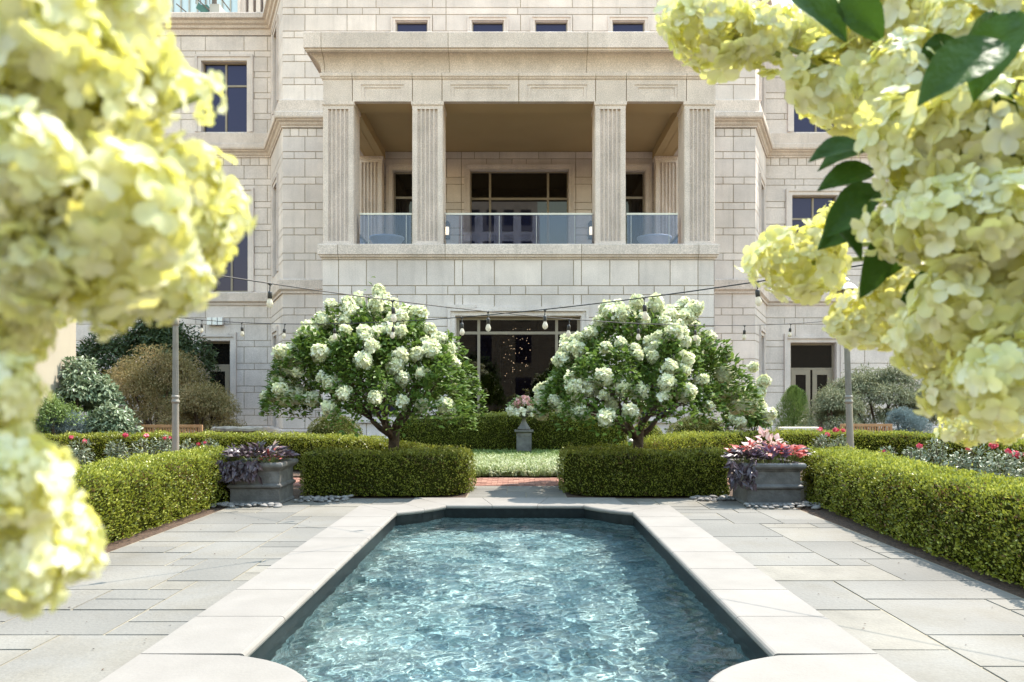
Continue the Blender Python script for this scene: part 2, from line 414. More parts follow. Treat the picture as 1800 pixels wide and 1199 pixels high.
# course heights shared by all walls
LOW = [.835 - 0, 1.855, 2.875, 3.89, 4.90]
MID = [7.08, 8.08, 9.09, 10.10, 11.11]
UPP = [14.05, 14.97, 15.91, 16.84, 17.77, 18.70, 19.63]
def rj(a, b, step, off=0, jit=.25):
    out = []; x = a + off
    while x < b:
        out.append(x + random.uniform(-jit, jit)); x += step
    return out

# ---- portico ground storey
X1 = lambda p: wx(p, D1)
Z1 = lambda p: wz(p, D1)
jl = [X1(p) for p in (595, 644, 698, 750, 799, 813, 869, 952, 1008, 1022, 1072, 1123, 1178, 1227)]
js = [X1(p) for p in (595, 618, 670, 730, 787, 842, 897, 924, 981, 1034, 1096, 1150, 1203, 1227)]
PL, PR = X1(567), X1(1256)
door_o = (X1(800), X1(1022), .04, Z1(555))
wl_o = (X1(640), X1(699), 1.0, Z1(556)); wr_o = (X1(1108), X1(1190), 1.0, Z1(556))
opens = [door_o, wl_o, wr_o]
cs = coursing(.38, 6.02, LOW, .285, 1, jl, js)
wall('portico_wall', P1, PL, PR, cs, opens)
for nm, pl_ in (('a', Plane((PL, D2), (0, -1), (-1, 0))), ('b', Plane((PR, D1), (0, 1), (1, 0)))):
    wall('portico_wall', pl_, 0.0, D2 - D1 - .03, coursing(.38, 6.02, LOW, .285, 1, rj(0, 6, 1.1), rj(.5, 6, 1.1)), [])
window(P1, *door_o, mul=[X1(841), X1(979)], tra=[Z1(584.5)], sw=.235, glass=RGLASS, fmat=TAUPE, ears=True, name='glazed_door', fw=.12, depth=.20)
window(P1, *wl_o, mul=[], tra=[Z1(585)], sw=.18, ears=True, bottom=True)
window(P1, *wr_o, mul=[], tra=[Z1(585)], sw=.18, ears=True, bottom=True)
# room behind the glazed door
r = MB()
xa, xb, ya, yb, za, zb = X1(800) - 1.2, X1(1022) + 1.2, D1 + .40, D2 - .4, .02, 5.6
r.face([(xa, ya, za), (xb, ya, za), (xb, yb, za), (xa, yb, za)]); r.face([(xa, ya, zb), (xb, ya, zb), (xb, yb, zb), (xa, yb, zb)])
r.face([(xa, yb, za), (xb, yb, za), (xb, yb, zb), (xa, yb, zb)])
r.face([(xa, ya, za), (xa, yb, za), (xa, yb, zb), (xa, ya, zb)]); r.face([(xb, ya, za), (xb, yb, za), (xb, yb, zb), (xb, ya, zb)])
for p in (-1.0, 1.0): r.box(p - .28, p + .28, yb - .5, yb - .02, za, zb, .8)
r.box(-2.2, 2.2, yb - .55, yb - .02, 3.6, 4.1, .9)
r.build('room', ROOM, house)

# ---- main wall and wings
XA, XB = -9.38, 9.40; WA, WB = -11.08, 11.05; WE = 21.0
X2 = lambda p: wx(p, D2)
Z2 = lambda p: wz(p, D2)
X3 = lambda p: wx(p, D3)
Z3 = lambda p: wz(p, D3)
jl2 = [XA + .95 + 1.03 * 0, X2(541)] + rj(-8.0, 8.0, 1.32, .2) + [X2(1289)]
js2 = [X2(517), X2(551)] + rj(-7.7, 7.9, 1.0, 0, .1) + [X2(1271), X2(1308)]
wall('main_wall', P2, XA, PL - .02, coursing(.38, 5.78, LOW, .285, 1, [X2(536)], [X2(517), X2(555)]), [])
wall('main_wall', P2, PR + .02, XB, coursing(.38, 5.78, LOW, .285, 1, [X2(1287)], [X2(1268), X2(1306)]), [])
# middle storey with the balcony's windows
bw_o = (X2(825), X2(1000.5), 6.55, Z2(298))
bd = [(X2(689.6), X2(744), 6.55, Z2(299)), (X2(1081), X2(1135.5), 6.55, Z2(299))]
mid = coursing(6.32, 12.0, MID, .28, 1, [X2(536), X2(1289)] + [X2(p) for p in (785, 811, 855, 900, 925, 969, 1012, 1040)] + [X2(p) for p in (755, 1070)],
               [X2(517), X2(555), X2(1271), X2(1308)] + [X2(p) for p in (811, 834, 878, 947, 1012)])
mid.append((12.0, 12.32, rj(XA, XB, .345, .3, 0)))
wall('main_wall', P2, XA, XB, mid, [bw_o] + bd)
window(P2, *bw_o, mul=[X2(861), X2(963.7)], tra=[Z2(347)], sw=.2, glass=BGLAS2, name='window', fmat=TAUPE)
for o in bd: window(P2, *o, mul=[], tra=[Z2(345)], sw=.24, name='balcony_door', fmat=BRONZE, fw=.09, glass=BGLAS2)
# top storey
up_o = [(X2(a), X2(b), Z2(68), Z2(36)) for a, b in ((695, 752), (829, 886), (940, 998), (1076, 1134))]
wall('main_wall', P2, XA, XB, coursing(13.4, 19.9, UPP, .27, 1, [X2(p) for p in (536, 610, 661, 760, 784, 915, 1006, 1042, 1155, 1166, 1289)], [X2(p) for p in (517, 554, 637, 593, 667, 784, 910, 1042, 1090, 1166, 1310)]), up_o)
for o in up_o: window(P2, *o, sw=.17, bottom=True, depth=.16, fw=.06)

# wings
def wing(sgn):
    a, b = (-WE, WA) if sgn < 0 else (WB, WE)
    if sgn < 0:
        ops_l = [(X3(353), X3(405), .05, Z3(599))]
        ops_m = [(X3(372), X3(436), 6.45 - .1, Z3(341))]
        ops_u = [(X3(354), X3(434.5), Z3(232), Z3(107))]
        jl_ = [X3(p) for p in (361, 429, 318, 262, 200, 470)]; js_ = [X3(p) for p in (344, 447, 290, 230, 404)]
    else:
        ops_l = [(X3(1389), X3(1470), .05, Z3(602))]
        ops_m = [(X3(1392), X3(1472), 6.45 - .1, Z3(343))]
        ops_u = [(X3(1395), X3(1480), Z3(232), Z3(107))]
        jl_ = [X3(p) for p in (1398, 1465, 1520, 1590, 1655)]; js_ = [X3(p) for p in (1379, 1413, 1451, 1560, 1620)]
    wall('wing_wall', P3, a, b, coursing(.38, 5.78, LOW, .285, 1, jl_, js_), ops_l)
    mm = coursing(6.32, 12.0, MID, .28, 1, jl_, js_); mm.append((12.0, 12.40, rj(a, b, .40, .2, 0)))
    wall('wing_wall', P3, a, b, mm, ops_m)
    wall('wing_wall', P3, a, b, coursing(13.4, 17.8, UPP, .27, 1, jl_, js_), ops_u)
    o = ops_u[0]; window(P3, *o, mul=[(o[0] + o[1]) / 2], tra=[Z3(148)], sw=.27, fmat=TAUPE)
    o = ops_m[0]; window(P3, *o, mul=[(o[0] + o[1]) / 2], tra=[Z3(383)], sw=.27, fmat=TAUPE)
    o = ops_l[0]
    window(P3, *o, mul=[], tra=[Z3(642 if sgn < 0 else 648)], sw=.27, ears=True, name='glazed_door', fmat=TAUPE, fw=.11, glass=BGLAS2)
    d = MB(); zt = Z3(642 if sgn < 0 else 648) - .05      # door leaves
    parts = [(o[0] + .12, o[1] - .12)] if sgn < 0 else [(o[0] + .12, (o[0] + o[1]) / 2 - .05), ((o[0] + o[1]) / 2 + .05, o[1] - .12)]
    for p, q in parts:
        for A, B, C_, E in ((p, p + .2, .12, zt), (q - .2, q, .12, zt), (p + .2, q - .2, zt - .22, zt), (p + .2, q - .2, .12, .45)):
            d.box(A, B, -.262, -.215, C_, E, .7, 0, P3)
    d.build('door_leaf', TAUPE, house)
    m = MB(); m.box(a, b, -6, -.30, 0, 18.05, .5, 0, P3)   # body of the wing
    m.build('wing_body', JOINT, house)
wing(-1); wing(1)

# splayed returns between main wall and wings, each with three narrow windows
def splay(sgn):
    p0, p1 = ((WA, D3), (XA, D2)) if sgn < 0 else ((XB, D2), (WB, D3))
    dx, dy = p1[0] - p0[0], p1[1] - p0[1]; ln = math.hypot(dx, dy)
    pl = Plane(p0, (dx / ln, dy / ln), (dy / ln, -dx / ln))
    a, b = ln * .36, ln * .64
    if sgn < 0: a, b = ln * .30, ln * .62
    else: a, b = ln * .38, ln * .70
    op = [(a, b, .05, 4.25), (a, b, 6.85, 10.65), (a, b, 13.9, 17.2)]
    jj = [ln * .18, ln * .84]; kk = [ln * .1, ln * .92]
    wall('splay_wall', pl, 0, ln, coursing(.38, 5.78, LOW, .285, 1, jj, kk), op[:1])
    wall('splay_wall', pl, 0, ln, coursing(6.32, 12.35, MID, .28, 1, jj, kk), op[1:2])
    wall('splay_wall', pl, 0, ln, coursing(13.4, 19.9, UPP, .27, 1, jj, kk), op[2:])
    for i, o in enumerate(op): window(pl, *o, tra=[o[3] - 1.0], sw=.25, ears=(i == 0), depth=.2)
splay(-1); splay(1)

# string courses, sills, plinth: profiles (out, z) carried along the walls with mitred corners
def sweep(m, path, prof, rnd=.5, mi=0, cap=True):
    n = len(path); nor = []
    for i in range(n - 1):
        dx, dy = path[i + 1][0] - path[i][0], path[i + 1][1] - path[i][1]; l = math.hypot(dx, dy)
        nor.append((dy / l, -dx / l))
    rows = []
    for i in range(n):
        if i == 0: k = nor[0]
        elif i == n - 1: k = nor[-1]
        else:
            a, b = nor[i - 1], nor[i]; s = 1 + a[0] * b[0] + a[1] * b[1]; k = ((a[0] + b[0]) / s, (a[1] + b[1]) / s)
        rows.append([(path[i][0] + k[0] * o, path[i][1] + k[1] * o, z) for o, z in prof])
    m.grid(rows, False, rnd, mi)
    if cap:
        m.face(rows[0][::-1], rnd, mi); m.face(rows[-1], rnd, mi)

full = [(-WE, D3), (WA, D3), (XA, D2), (XB, D2), (WB, D3), (WE, D3)]
lft = [(-WE, D3), (WA, D3), (XA, D2), (PL - .05, D2)]
rgt = [(PR + .05, D2), (XB, D2), (WB, D3), (WE, D3)]
S1 = [(-.3, 12.34), (.05, 12.34), (.05, 12.40), (.10, 12.44), (.14, 12.52), (.22, 12.57), (.24, 12.62), (.30, 12.64), (.32, 12.70), (.32, 12.86), (.30, 12.88), (.16, 12.89), (.16, 13.38), (.14, 13.40), (-.3, 13.40)]
S2 = [(-.3, 5.76), (.06, 5.76), (.06, 5.84), (.13, 5.90), (.15, 5.92), (.15, 6.28), (.12, 6.32), (-.3, 6.32)]
BASE = [(-.3, 0), (.12, 0), (.12, .30), (.06, .37), (-.3, .38)]
S3 = [(-.3, 17.8), (.02, 17.8), (.02, 18.06), (.10, 18.10), (.13, 18.2), (.22, 18.26), (.26, 18.36), (.38, 18.42), (.38, 18.62), (.36, 18.66), (-1.2, 18.66)]
m = MB(); sweep(m, full, S1, .35); m.build('string_course', GRAN, house)
m = MB(); sweep(m, lft, S2, .4); m.build('string_course', GRAN, house)
m = MB(); sweep(m, rgt, S2, .4); m.build('string_course', GRAN, house)
m = MB(); sweep(m, [full[0], full[1], (XA, D2)], S3, .5); m.build('parapet_cornice', GRAN, house)
m = MB(); sweep(m, [(XB, D2), full[4], full[5]], S3, .5); m.build('parapet_cornice', GRAN, house)
po = [(PL, D2), (PL, D1), (PR, D1), (PR, D2)]
for pp in (lft, rgt, [(PL, D2 - .2), (PL, D1), (door_o[0] - .24, D1)], [(door_o[1] + .24, D1), (PR, D1), (PR, D2 - .2)]):
    m = MB(); sweep(m, pp, BASE, .4); m.build('plinth', GRAN, house)
m = MB(); m.box(XA + .6, XB - .6, D2 + .35, D2 + 9, 0, 19.9); m.build('main_body', JOINT, house)

# ---- balcony: slab, columns, beams, entablature
BF = 6.52
def jointed(name, prof, cuts, mats, y=D1, ends=True, path=po, gap=.02):
    """a profile carried round the portico, cut into stones along the front"""
    m = MB(); back = [(o - .018 if o > -.2 else o, z) for o, z in prof]
    sweep(m, path, back, .5, 1)
    xs = [None] + list(cuts) + [None]
    for a, b in zip(xs[:-1], xs[1:]):
        r_ = random.random()
        if a is None: sweep(m, [(PL, D2), (PL, D1), (b - gap / 2, D1)], prof, r_)
        elif b is None: sweep(m, [(a + gap / 2, D1), (PR, D1), (PR, D2)], prof, r_)
        else: sweep(m, [(a + gap / 2, D1), (b - gap / 2, D1)], prof, r_)
    return m.build(name, mats, house)
SLAB = [(-.6, 6.02), (.02, 6.02), (.03, 6.06), (.05, 6.09), (.09, 6.10), (.09, 6.15), (.13, 6.17), (.13, 6.47), (.12, 6.50), (-.6, 6.515)]
jointed('balcony_slab', SLAB, [X1(p) for p in (595, 783, 1022, 1227)], [GRAN, JOINT])
m = MB(); m.box(PL + .5, PR - .5, D1 + .5, D2 - .03, 6.1, BF - .008); m.build('balcony_floor', GRAN, house)

CZ0, CZ1 = BF, wz(178, D1)
def column_poly(w, d, nf=5, both=True):
    """plan outline of a square column with five concave flutes on its front and back"""
    def side(x0, x1, y, into):
        pts = []; mg = (x1 - x0) * .155; st = ((x1 - x0) - 2 * mg) / nf; rr = abs(st) * .40
        sg = 1 if x1 > x0 else -1
        for k in range(nf):
            c = x0 + mg + st * (k + .5)
            for a in range(7):
                t = PI * a / 6; pts.append((c - sg * rr * math.cos(t), y + into * rr * 1.35 * math.sin(t)))
        return pts
    c = .03
    p = [(-w / 2 + c, -d / 2)] + side(-w / 2, w / 2, -d / 2, 1) + [(w / 2 - c, -d / 2), (w / 2, -d / 2 + c), (w / 2, d / 2 - c), (w / 2 - c, d / 2)]
    p += (side(w / 2, -w / 2, d / 2, -1) if both else []) + [(-w / 2 + c, d / 2), (-w / 2, d / 2 - c), (-w / 2, -d / 2 + c)]
    return p
def column(cx, cy, w, d, both=True, name='column'):
    m = MB(); poly = column_poly(w, d, 5, both)
    zt = CZ1 - .14
    rows = [[(cx + x, cy + y, z) for x, y in poly] for z in (BF + .10, zt - .10)]
    m.grid(rows, True, .6, 0, False, False)
    for a, b in ((BF, BF + .10), (zt - .10, zt)):
        m.sq([(-.02, 0), (0, .0), (0, b - a), (-.02, b - a)], cx, cy, w / 2, d / 2, a, .6)
    o = m.build(name, GRAN, house)
    k = MB(); k.sq([(.0, 0), (.025, .03), (.03, .045), (.03, .14), (-.02, .14)], cx, cy, w / 2, d / 2, zt, .7)
    k.build('capital', GRAN, o)
CW = .98; CYc = D1 + CW / 2 + .02
for a, b in ((567.5, 621), (724, 778.5), (1045.3, 1101), (1203, 1257.5)):
    column((X1(a) + X1(b)) / 2, CYc, CW - .0, CW)
for s in (-1, 1): column(s * 5.83, D2 - .22, CW, .42, False, 'pilaster')

# ceiling and beams
BZ = CZ1; CEIL = 11.40
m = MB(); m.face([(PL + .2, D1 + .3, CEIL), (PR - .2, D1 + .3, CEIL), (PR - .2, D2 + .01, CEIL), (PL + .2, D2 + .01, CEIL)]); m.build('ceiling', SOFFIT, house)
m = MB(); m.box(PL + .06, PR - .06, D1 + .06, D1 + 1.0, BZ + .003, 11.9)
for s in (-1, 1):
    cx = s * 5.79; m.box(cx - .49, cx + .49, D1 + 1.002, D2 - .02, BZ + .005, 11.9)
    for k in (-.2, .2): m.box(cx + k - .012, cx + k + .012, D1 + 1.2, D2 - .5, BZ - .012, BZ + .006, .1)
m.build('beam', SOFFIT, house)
# frieze blocks with sunk panels
fz0, fz1 = BZ, Z1(140)
m = MB(); cuts = [X1(p) for p in (567.5, 619.4, 724.8, 777, 912, 1047, 1101, 1206.6, 1258.5)]
m.box(PL + .03, PR - .03, D1 + .07, D1 + .3, fz0 + .01, fz1 + .2, .5, 1)
for i, (a, b) in enumerate(zip(cuts[:-1], cuts[1:])):
    a += .012; b -= .012; r_ = random.random()
    if b - a < 1.1: m.box(a, b, D1, D1 + .2, fz0 - .004, fz1, r_); continue
    n = [(.20, .20, 0), (.30, .30, .03), (9, 9, .055)]
    A, B, zb, zt = a, b, fz0 - .004, fz1; off = 0
    for k, (mx, mz, v) in enumerate(n):
        if k < 2:
            dx = .26 if k == 0 else .10; dt = .16 if k == 0 else .085
            m.box(A, A + dx, D1 + off, D1 + .2, zb, zt, r_); m.box(B - dx, B, D1 + off, D1 + .2, zb, zt, r_)
            m.box(A + dx, B - dx, D1 + off, D1 + .2, zt - dt, zt, r_); m.box(A + dx, B - dx, D1 + off, D1 + .2, zb, zb + dt * .6, r_)
            A += dx; B -= dx; zt -= dt; zb += dt * .6; off += .022
        else: m.box(A, B, D1 + off, D1 + .2, zb, zt, r_)
for s, X in ((-1, PL), (1, PR)):
    m.box(min(X, X - s * .2), max(X, X - s * .2), D1 + .202, D2 - .02, fz0 - .002, fz1, .5)
m.build('frieze', [GRAN, JOINT], house)
ARCH = [(-.3, fz1), (.0, fz1 + .002), (.03, fz1 + .02), (.05, fz1 + .07), (.075, fz1 + .09), (.075, fz1 + .17), (.06, fz1 + .19), (-.3, fz1 + .19)]
jointed('architrave', ARCH, [X1(p) for p in (619.4, 724.8, 777, 912, 1047, 1101, 1206.6)], [GRAN, JOINT])
cz = fz1 + .20
CAV = [(-.3, cz), (.03, cz)] + [(.03 + .37 * (1 - math.cos(t)), cz + .52 * math.sin(t)) for t in [PI / 2 * k / 8 for k in range(1, 9)]] + [(.40, cz + .54), (.43, cz + .545), (.43, cz + .60), (.48, cz + .61), (.48, cz + 1.09), (.46, cz + 1.11), (-.3, cz + 1.11)]
jointed('cornice', CAV, [X1(571), X1(790), X1(1031)], [GRAN, JOINT])
m = MB(); m.box(PL + .02, PR - .02, D1 + .02, D2 - .03, 11.95, cz + 1.09); m.build('portico_roof', GRAN, house)

# balustrades
def rail(xa, ya, xb, yb, posts):
    L_ = math.hypot(xb - xa, yb - ya); ux, uy = (xb - xa) / L_, (yb - ya) / L_
    pl = Plane((xa, ya), (ux, uy), (uy, -ux)); zt = BF + 1.09
    m = MB(); m.box(0, L_, -.035, .035, zt - .06, zt, .6, 0, pl)
    m.box(0, L_, -.02, .02, BF + .0, BF + .05, .4, 0, pl)
    for u in posts: m.box(u - .014, u + .014, -.035, -.008, BF + .05, zt - .06, .4, 0, pl)
    o = m.build('balustrade', STEEL, house)
    e = [0.01] + list(posts) + [L_ - .01]
    for a, b in zip(e[:-1], e[1:]):
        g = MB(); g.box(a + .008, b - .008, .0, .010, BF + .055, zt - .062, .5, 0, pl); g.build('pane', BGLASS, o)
yr = D1 + .45; k = lambda p: wx(p, yr)
rail(k(632), yr, k(724), yr, [k(648) - k(632), k(714) - k(632)])
rail(k(783), yr, k(1042), yr, [k(p) - k(783) for p in (811, 877.6, 943, 1010.5)])
rail(k(1101), yr, k(1192), yr, [k(1109.4) - k(1101), k(1176) - k(1101)])
rail(-5.85, D2 - .5, -5.85, D1 + 1.05, [1.2, 2.6, 4.0]); rail(5.85, D1 + 1.05, 5.85, D2 - .5, [1.2, 2.6, 4.0])

# roof terrace behind the left wing: fluted upper wall, glass tower and a stair
m = MB()
for i in range(4):
    x = wx(424 + i * 13, 40); m.box(x, x + .22, 40, 40.4, 17, 23, .6)
m.box(wx(418, 40.4), -10.5, 40.402, 42, 17, 23, .3); m.box(wx(420, 40), wx(424, 40), 39.8, 40.4, 17, 23, .9)
m.build('upper_wall', STONE, house)
tw = thing('glass_tower', 'pale blue glass tower rising behind the roof of the left wing', 'tower', (-30, 70, 0)); tw.location = (0, 0, 0)
m = MB()
xs = np.arange(-45, -23.6, .75)
for a, b in zip(xs[:-1], xs[1:]): m.face([(a, 70, 5), (b, 70, 5), (b, 70, 48), (a, 70, 48)], random.random())
m.box(-45, -23.7, 70.05, 80, 0, 48); m.build('curtain_wall', SKYGL, tw)
m = MB()
for x in xs: m.box(x - .05, x + .05, 69.85, 69.99, 5, 48)
m.build('mullion', CONC, tw)
st = thing('roof_stair', 'small rooftop stair and plant deck with rails on the left wing', 'stair', (0, 0, 0))
q = lambda px, py, d=38.0: (wx(px, d), wz(py, d))
m = MB(); a = q(352, 8); b = q(381, 30); c = q(374, 14); e = q(391, 30)
m.box(c[0], e[0], 37.6, 39.0, wz(27, 38) - .35, wz(14, 38), .5); m.build('deck', CONC, st)
m = MB(); P_ = Plane((0, 37.8), (1, 0), (0, -1))
m.face([(a[0], 37.8, a[1]), (q(371, 27)[0], 37.8, q(371, 27)[1]), (q(360, 27)[0], 37.8, q(360, 27)[1]), (q(347, 18)[0], 37.8, q(347, 18)[1])])
m.box(a[0] + .05, q(366, 0)[0], 37.9, 38.6, wz(26, 38) - .4, wz(10, 38), .4); m.build('side_panel', GREENM, st)
m = MB()
for p0, p1 in (((347, 1), (375, 27)), ((390, 0), (411, 27)), ((318, 16), (335, 30)), ((352, 1), (388, 1))):
    A = q(*p0); B = q(*p1); m.tube([(A[0], 37.5, A[1]), (B[0], 37.5, B[1])], .03)
for px in (352, 360, 368, 376, 384):
    A = q(px, 1); B = q(px, 16); m.tube([(A[0], 37.5, A[1]), (B[0], 37.5, B[1])], .018)
m.tube([(q(374, -12)[0], 38.2, q(374, -12)[1]), (q(374, 16)[0], 38.2, q(374, 16)[1])], .12); m.build('rail', BROWN, st)

# floodlight boxes and balcony sconces
f0 = thing('wall_floodlight', 'three small white floodlight boxes on the wall above the left door', 'floodlight', (0, 0, 0))
for i, px in enumerate((371, 380.5, 390)):
    x = wx(px, D3); m = MB(); m.box(x - .10, x + .10, D3 - .22, D3 - .04, wz(571.5, D3), wz(559, D3), .5); m.box(x - .03, x + .03, D3 - .04, D3 + .02, wz(567, D3), wz(563, D3), .3); m.build('lamp_box', WHITEM, f0)
def sconce(px, label):
    y = D2 - .02; x = wx(px, y); z = 8.25
    t = thing('wall_sconce', label, 'wall lamp', (x, y, z), 'lit sconces on the balcony wall')
    m = MB(); m.box(-.09, .09, -.05, .03, -.35, .3); m.box(-.03, .03, -.2, -.05, -.3, -.25); m.lathe([(.11, -.3), (.12, -.26)], (0, -.2, 0), 10); m.lathe([(.12, .22), (.05, .32), (.01, .36)], (0, -.2, 0), 10)
    m.build('bracket', BROWN, t)
    g = MB(); g.lathe([(.065, -.2), (.075, -.05), (.065, .10)], (0, -.2, 0), 10); g.build('lamp_shade', SCON, t, True)
sconce(787, 'lit brass sconce on the balcony wall left of the wide window'); sconce(1038, 'lit brass sconce on the balcony wall right of the wide window')
def bowl(px, label):
    d = 26.6; x = wx(px, d)
    t = thing('bowl_planter', label, 'planter', (x, d, BF), 'pale planters on the balcony')
    m = MB(); m.lathe([(.22, 0), (.26, .04), (.24, .10), (.30, .2), (.48, .42), (.56, .56), (.60, .60), (.60, .65), (.54, .65), (.50, .55)], (0, 0, 0), 28); m.build('bowl', POT, t, True)
bowl(680, 'pale blue bowl planter behind the left balcony glass'); bowl(1150, 'pale blue bowl planter behind the right balcony glass')
# cluster of tiny lights hanging in the room
lt = thing('hanging_light_cluster', 'cluster of tiny warm lights hanging inside the glazed door', 'chandelier', (0, 27, 5.5))
m = MB(); m.lathe([(.5, -.06), (.5, 0)], (0, 0, 0), 20); m.build('canopy', BROWN, lt)
me0 = None
for i in range(46):
    px, py = random.uniform(885, 932), random.uniform(572, 662)
    x, z = wx(px, 27), wz(py, 27) - 5.5; y = random.uniform(-.4, .4)
    if me0 is None:
        b = MB(); b.lathe([(.003, -.010), (.009, 0), (.003, .010)], (0, 0, 0), 6); o = b.build('light_bulb', GLOW, lt); me0 = o.data; o.location = (x, y, z)
    else:
        o = link('light_bulb', me0, [], lt, (x, y, z))

# a tall block behind the court building, mirrored in the balcony glass
ct = thing('court_tower', 'tall stone block across the court mirrored in the balcony glass', 'building', (0, 0, 0))
m = MB(); m.box(-7.5, 2.6, -56, -46, 0, 44); m.build('wall', STONE, ct)
m = MB()
for i in range(4):
    for j in range(12):
        x = -6.9 + i * 2.4; m.box(x, x + 1.4, -46.05, -45.97, 2 + j * 3.4, 4.2 + j * 3.4)
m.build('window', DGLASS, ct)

# cream building on the left edge
cb = thing('cream_building', 'cream rendered building with a rounded corner at the left edge', 'building', (0, 0, 0))
m = MB(); xw = -11.9
arc = [(xw - .9 + .9 * math.cos(t), 20.4 + .9 * math.sin(t)) for t in [PI / 2 * k / 10 for k in range(11)]]
poly = [(-17, 9), (xw - .0, 9)] + arc + [(-17, 21.3)]
m.grid([[(x, y, z) for x, y in poly] for z in (0, 5.6)], True, .5, 0, True, True); m.build('wall', RENDER_, cb)
m = MB(); pw = Plane((xw, 0), (0, 1), (1, 0))
m.box(15.9, 16.05, -.05, .05, .3, 3.4, .5, 0, pw); m.box(17.15, 17.45, -.05, .05, .3, 3.4, .5, 0, pw); m.box(16.05, 17.15, -.05, .05, 3.25, 3.4, .5, 0, pw); m.box(16.05, 17.15, -.05, .05, .3, .45, .5, 0, pw)
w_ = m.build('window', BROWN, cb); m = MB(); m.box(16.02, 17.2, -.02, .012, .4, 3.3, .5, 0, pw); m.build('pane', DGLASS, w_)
m = MB(); sweep(m, [(xw, 9), (xw, 20.4)], [(-.2, 4.9), (.12, 4.9), (.18, 5.05), (.18, 5.25), (-.2, 5.25)]); m.build('cornice', RENDER_, cb)

# the other side of the court, seen only in the window glass
oc = thing('court_building', 'stone building across the court mirrored in the window glass', 'building', (0, 0, 0))
m = MB(); m.box(-45, 45, -30, -24, 0, 13); m.build('wall', COURT, oc)
m = MB()
for i in range(18):
    for j in range(3):
        x = -34.5 + i * 3.8; m.box(x, x + 1.5, -24.05, -23.97, 1 + j * 4, 3.6 + j * 4)
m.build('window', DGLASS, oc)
# ================================================================== ground, paving and pool
PX = -.06                                   # middle line of the pool
IN, OUT = 1.622, 2.27
def mirror(pts): return [(2 * PX - x, y) for x, y in pts]
# inner edge of the pool: right half from near to far (x relative to PX)
def arcp(cx, cy, rx, ry, a0, a1, n=10):
    return [(cx + rx * math.cos(a0 + (a1 - a0) * i / n), cy + ry * math.sin(a0 + (a1 - a0) * i / n)) for i in range(n + 1)]
YN, YF = 4.69, 10.60
far_in = arcp(IN, 11.27, -.616, -.67, PI / 2, 0)       # from (IN, 10.6) to (IN-.616, 11.27)
near_in = arcp(IN, 4.00, -.616, .69, PI / 2, 0)
def blend(pts, k):
    a, b = pts[0], pts[-1]; n = len(pts) - 1
    return [((1 - k) * (a[0] + (b[0] - a[0]) * i / n) + k * p[0], (1 - k) * (a[1] + (b[1] - a[1]) * i / n) + k * p[1]) for i, p in enumerate(pts)]
far_in = blend(far_in, .32); near_in = blend(near_in, .72)
half_in = [(1.006, 4.0)] + near_in[::-1][1:] + far_in + []
inner = [(PX + x, y) for x, y in half_in] + [(PX - x, y) for x, y in half_in[::-1]]

gx = MB()
# soil round the pool: one sheet with the pool cut out of it
big = [(-150, -60), (150, -60), (150, 200), (-150, 200)]
hole = [(PX - 1.66, 3.96), (PX + 1.66, 3.96), (PX + 1.66, 11.30), (PX - 1.66, 11.30)]
for i in range(4):
    j = (i + 1) % 4
    gx.face([(*big[i], -.05), (*big[j], -.05), (*hole[j], -.05), (*hole[i], -.05)])
tag(gx.build('ground', SOIL), kind='structure')
# mulch beds under the hedges
mu = MB()
for a, b, c, d in ((-6.6, -4.02, 2.0, 14.2), (3.98, 6.6, 2.0, 14.2), (-4.02, -.86, 12.3, 14.3), (.78, 3.98, 12.3, 14.3), (-12, 12, 15.9, 22.6)):
    mu.box(a, b, c, d, -.045, -.012)
tag(mu.build('mulch', MULCH), kind='structure')

# random-coursed bluestone on a 0.30 m grid
def flags(x0, x1, y0, y1, u=.305, sizes=((2, 2), (3, 2), (2, 3), (4, 2), (3, 3), (2, 1), (4, 3), (3, 1), (5, 2)), keep=None):
    nx, ny = int(round((x1 - x0) / u)), int(round((y1 - y0) / u)); used = np.zeros((nx, ny), bool)
    ux, uy = (x1 - x0) / nx, (y1 - y0) / ny
    out = []
    for j in range(ny):
        for i in range(nx):
            if used[i, j]: continue
            for s in random.sample(sizes, len(sizes)) + [(1, 1)]:
                a, b = s
                if i + a <= nx and j + b <= ny and not used[i:i + a, j:j + b].any():
                    used[i:i + a, j:j + b] = True
                    out.append((x0 + i * ux, x0 + (i + a) * ux, y0 + j * uy, y0 + (j + b) * uy)); break
    return out
pv = MB()
def lay(rs, cols=None):
    for a, b, c, d in rs:
        g = .0045; h = random.uniform(.0, .004); t = random.uniform(-.0015, .0015); r_ = min(1, max(0, random.betavariate(1.6, 1.9)))
        e = .006
        A, B, C_, D_ = a + g, b - g, c + g, d - g
        top = [(A + e, C_ + e, h), (B - e, C_ + e, h + t), (B - e, D_ - e, h + t), (A + e, D_ - e, h)]
        bot = [(A, C_, -.02), (B, C_, -.02), (B, D_, -.02), (A, D_, -.02)]
        pv.face(top, r_)
        for i in range(4):
            j = (i + 1) % 4; pv.face([bot[i], bot[j], top[j], top[i]], r_ * .8)
lay(flags(-4.25, PX - OUT + .10, 1.2, 12.24)); lay(flags(PX + OUT - .10, 4.02, 1.2, 12.24)); lay(flags(PX - OUT + .10, PX + OUT - .10, 11.36, 12.24))
lay(flags(-4.25, 4.02, -9.0, 1.2, .61))  # unseen flags behind the camera, added to bounce light onto the facade
lay(flags(-.84, .76, 12.25, 14.0, .30)); lay(flags(PX - OUT + .1, PX + OUT - .1, 1.2, 3.3))
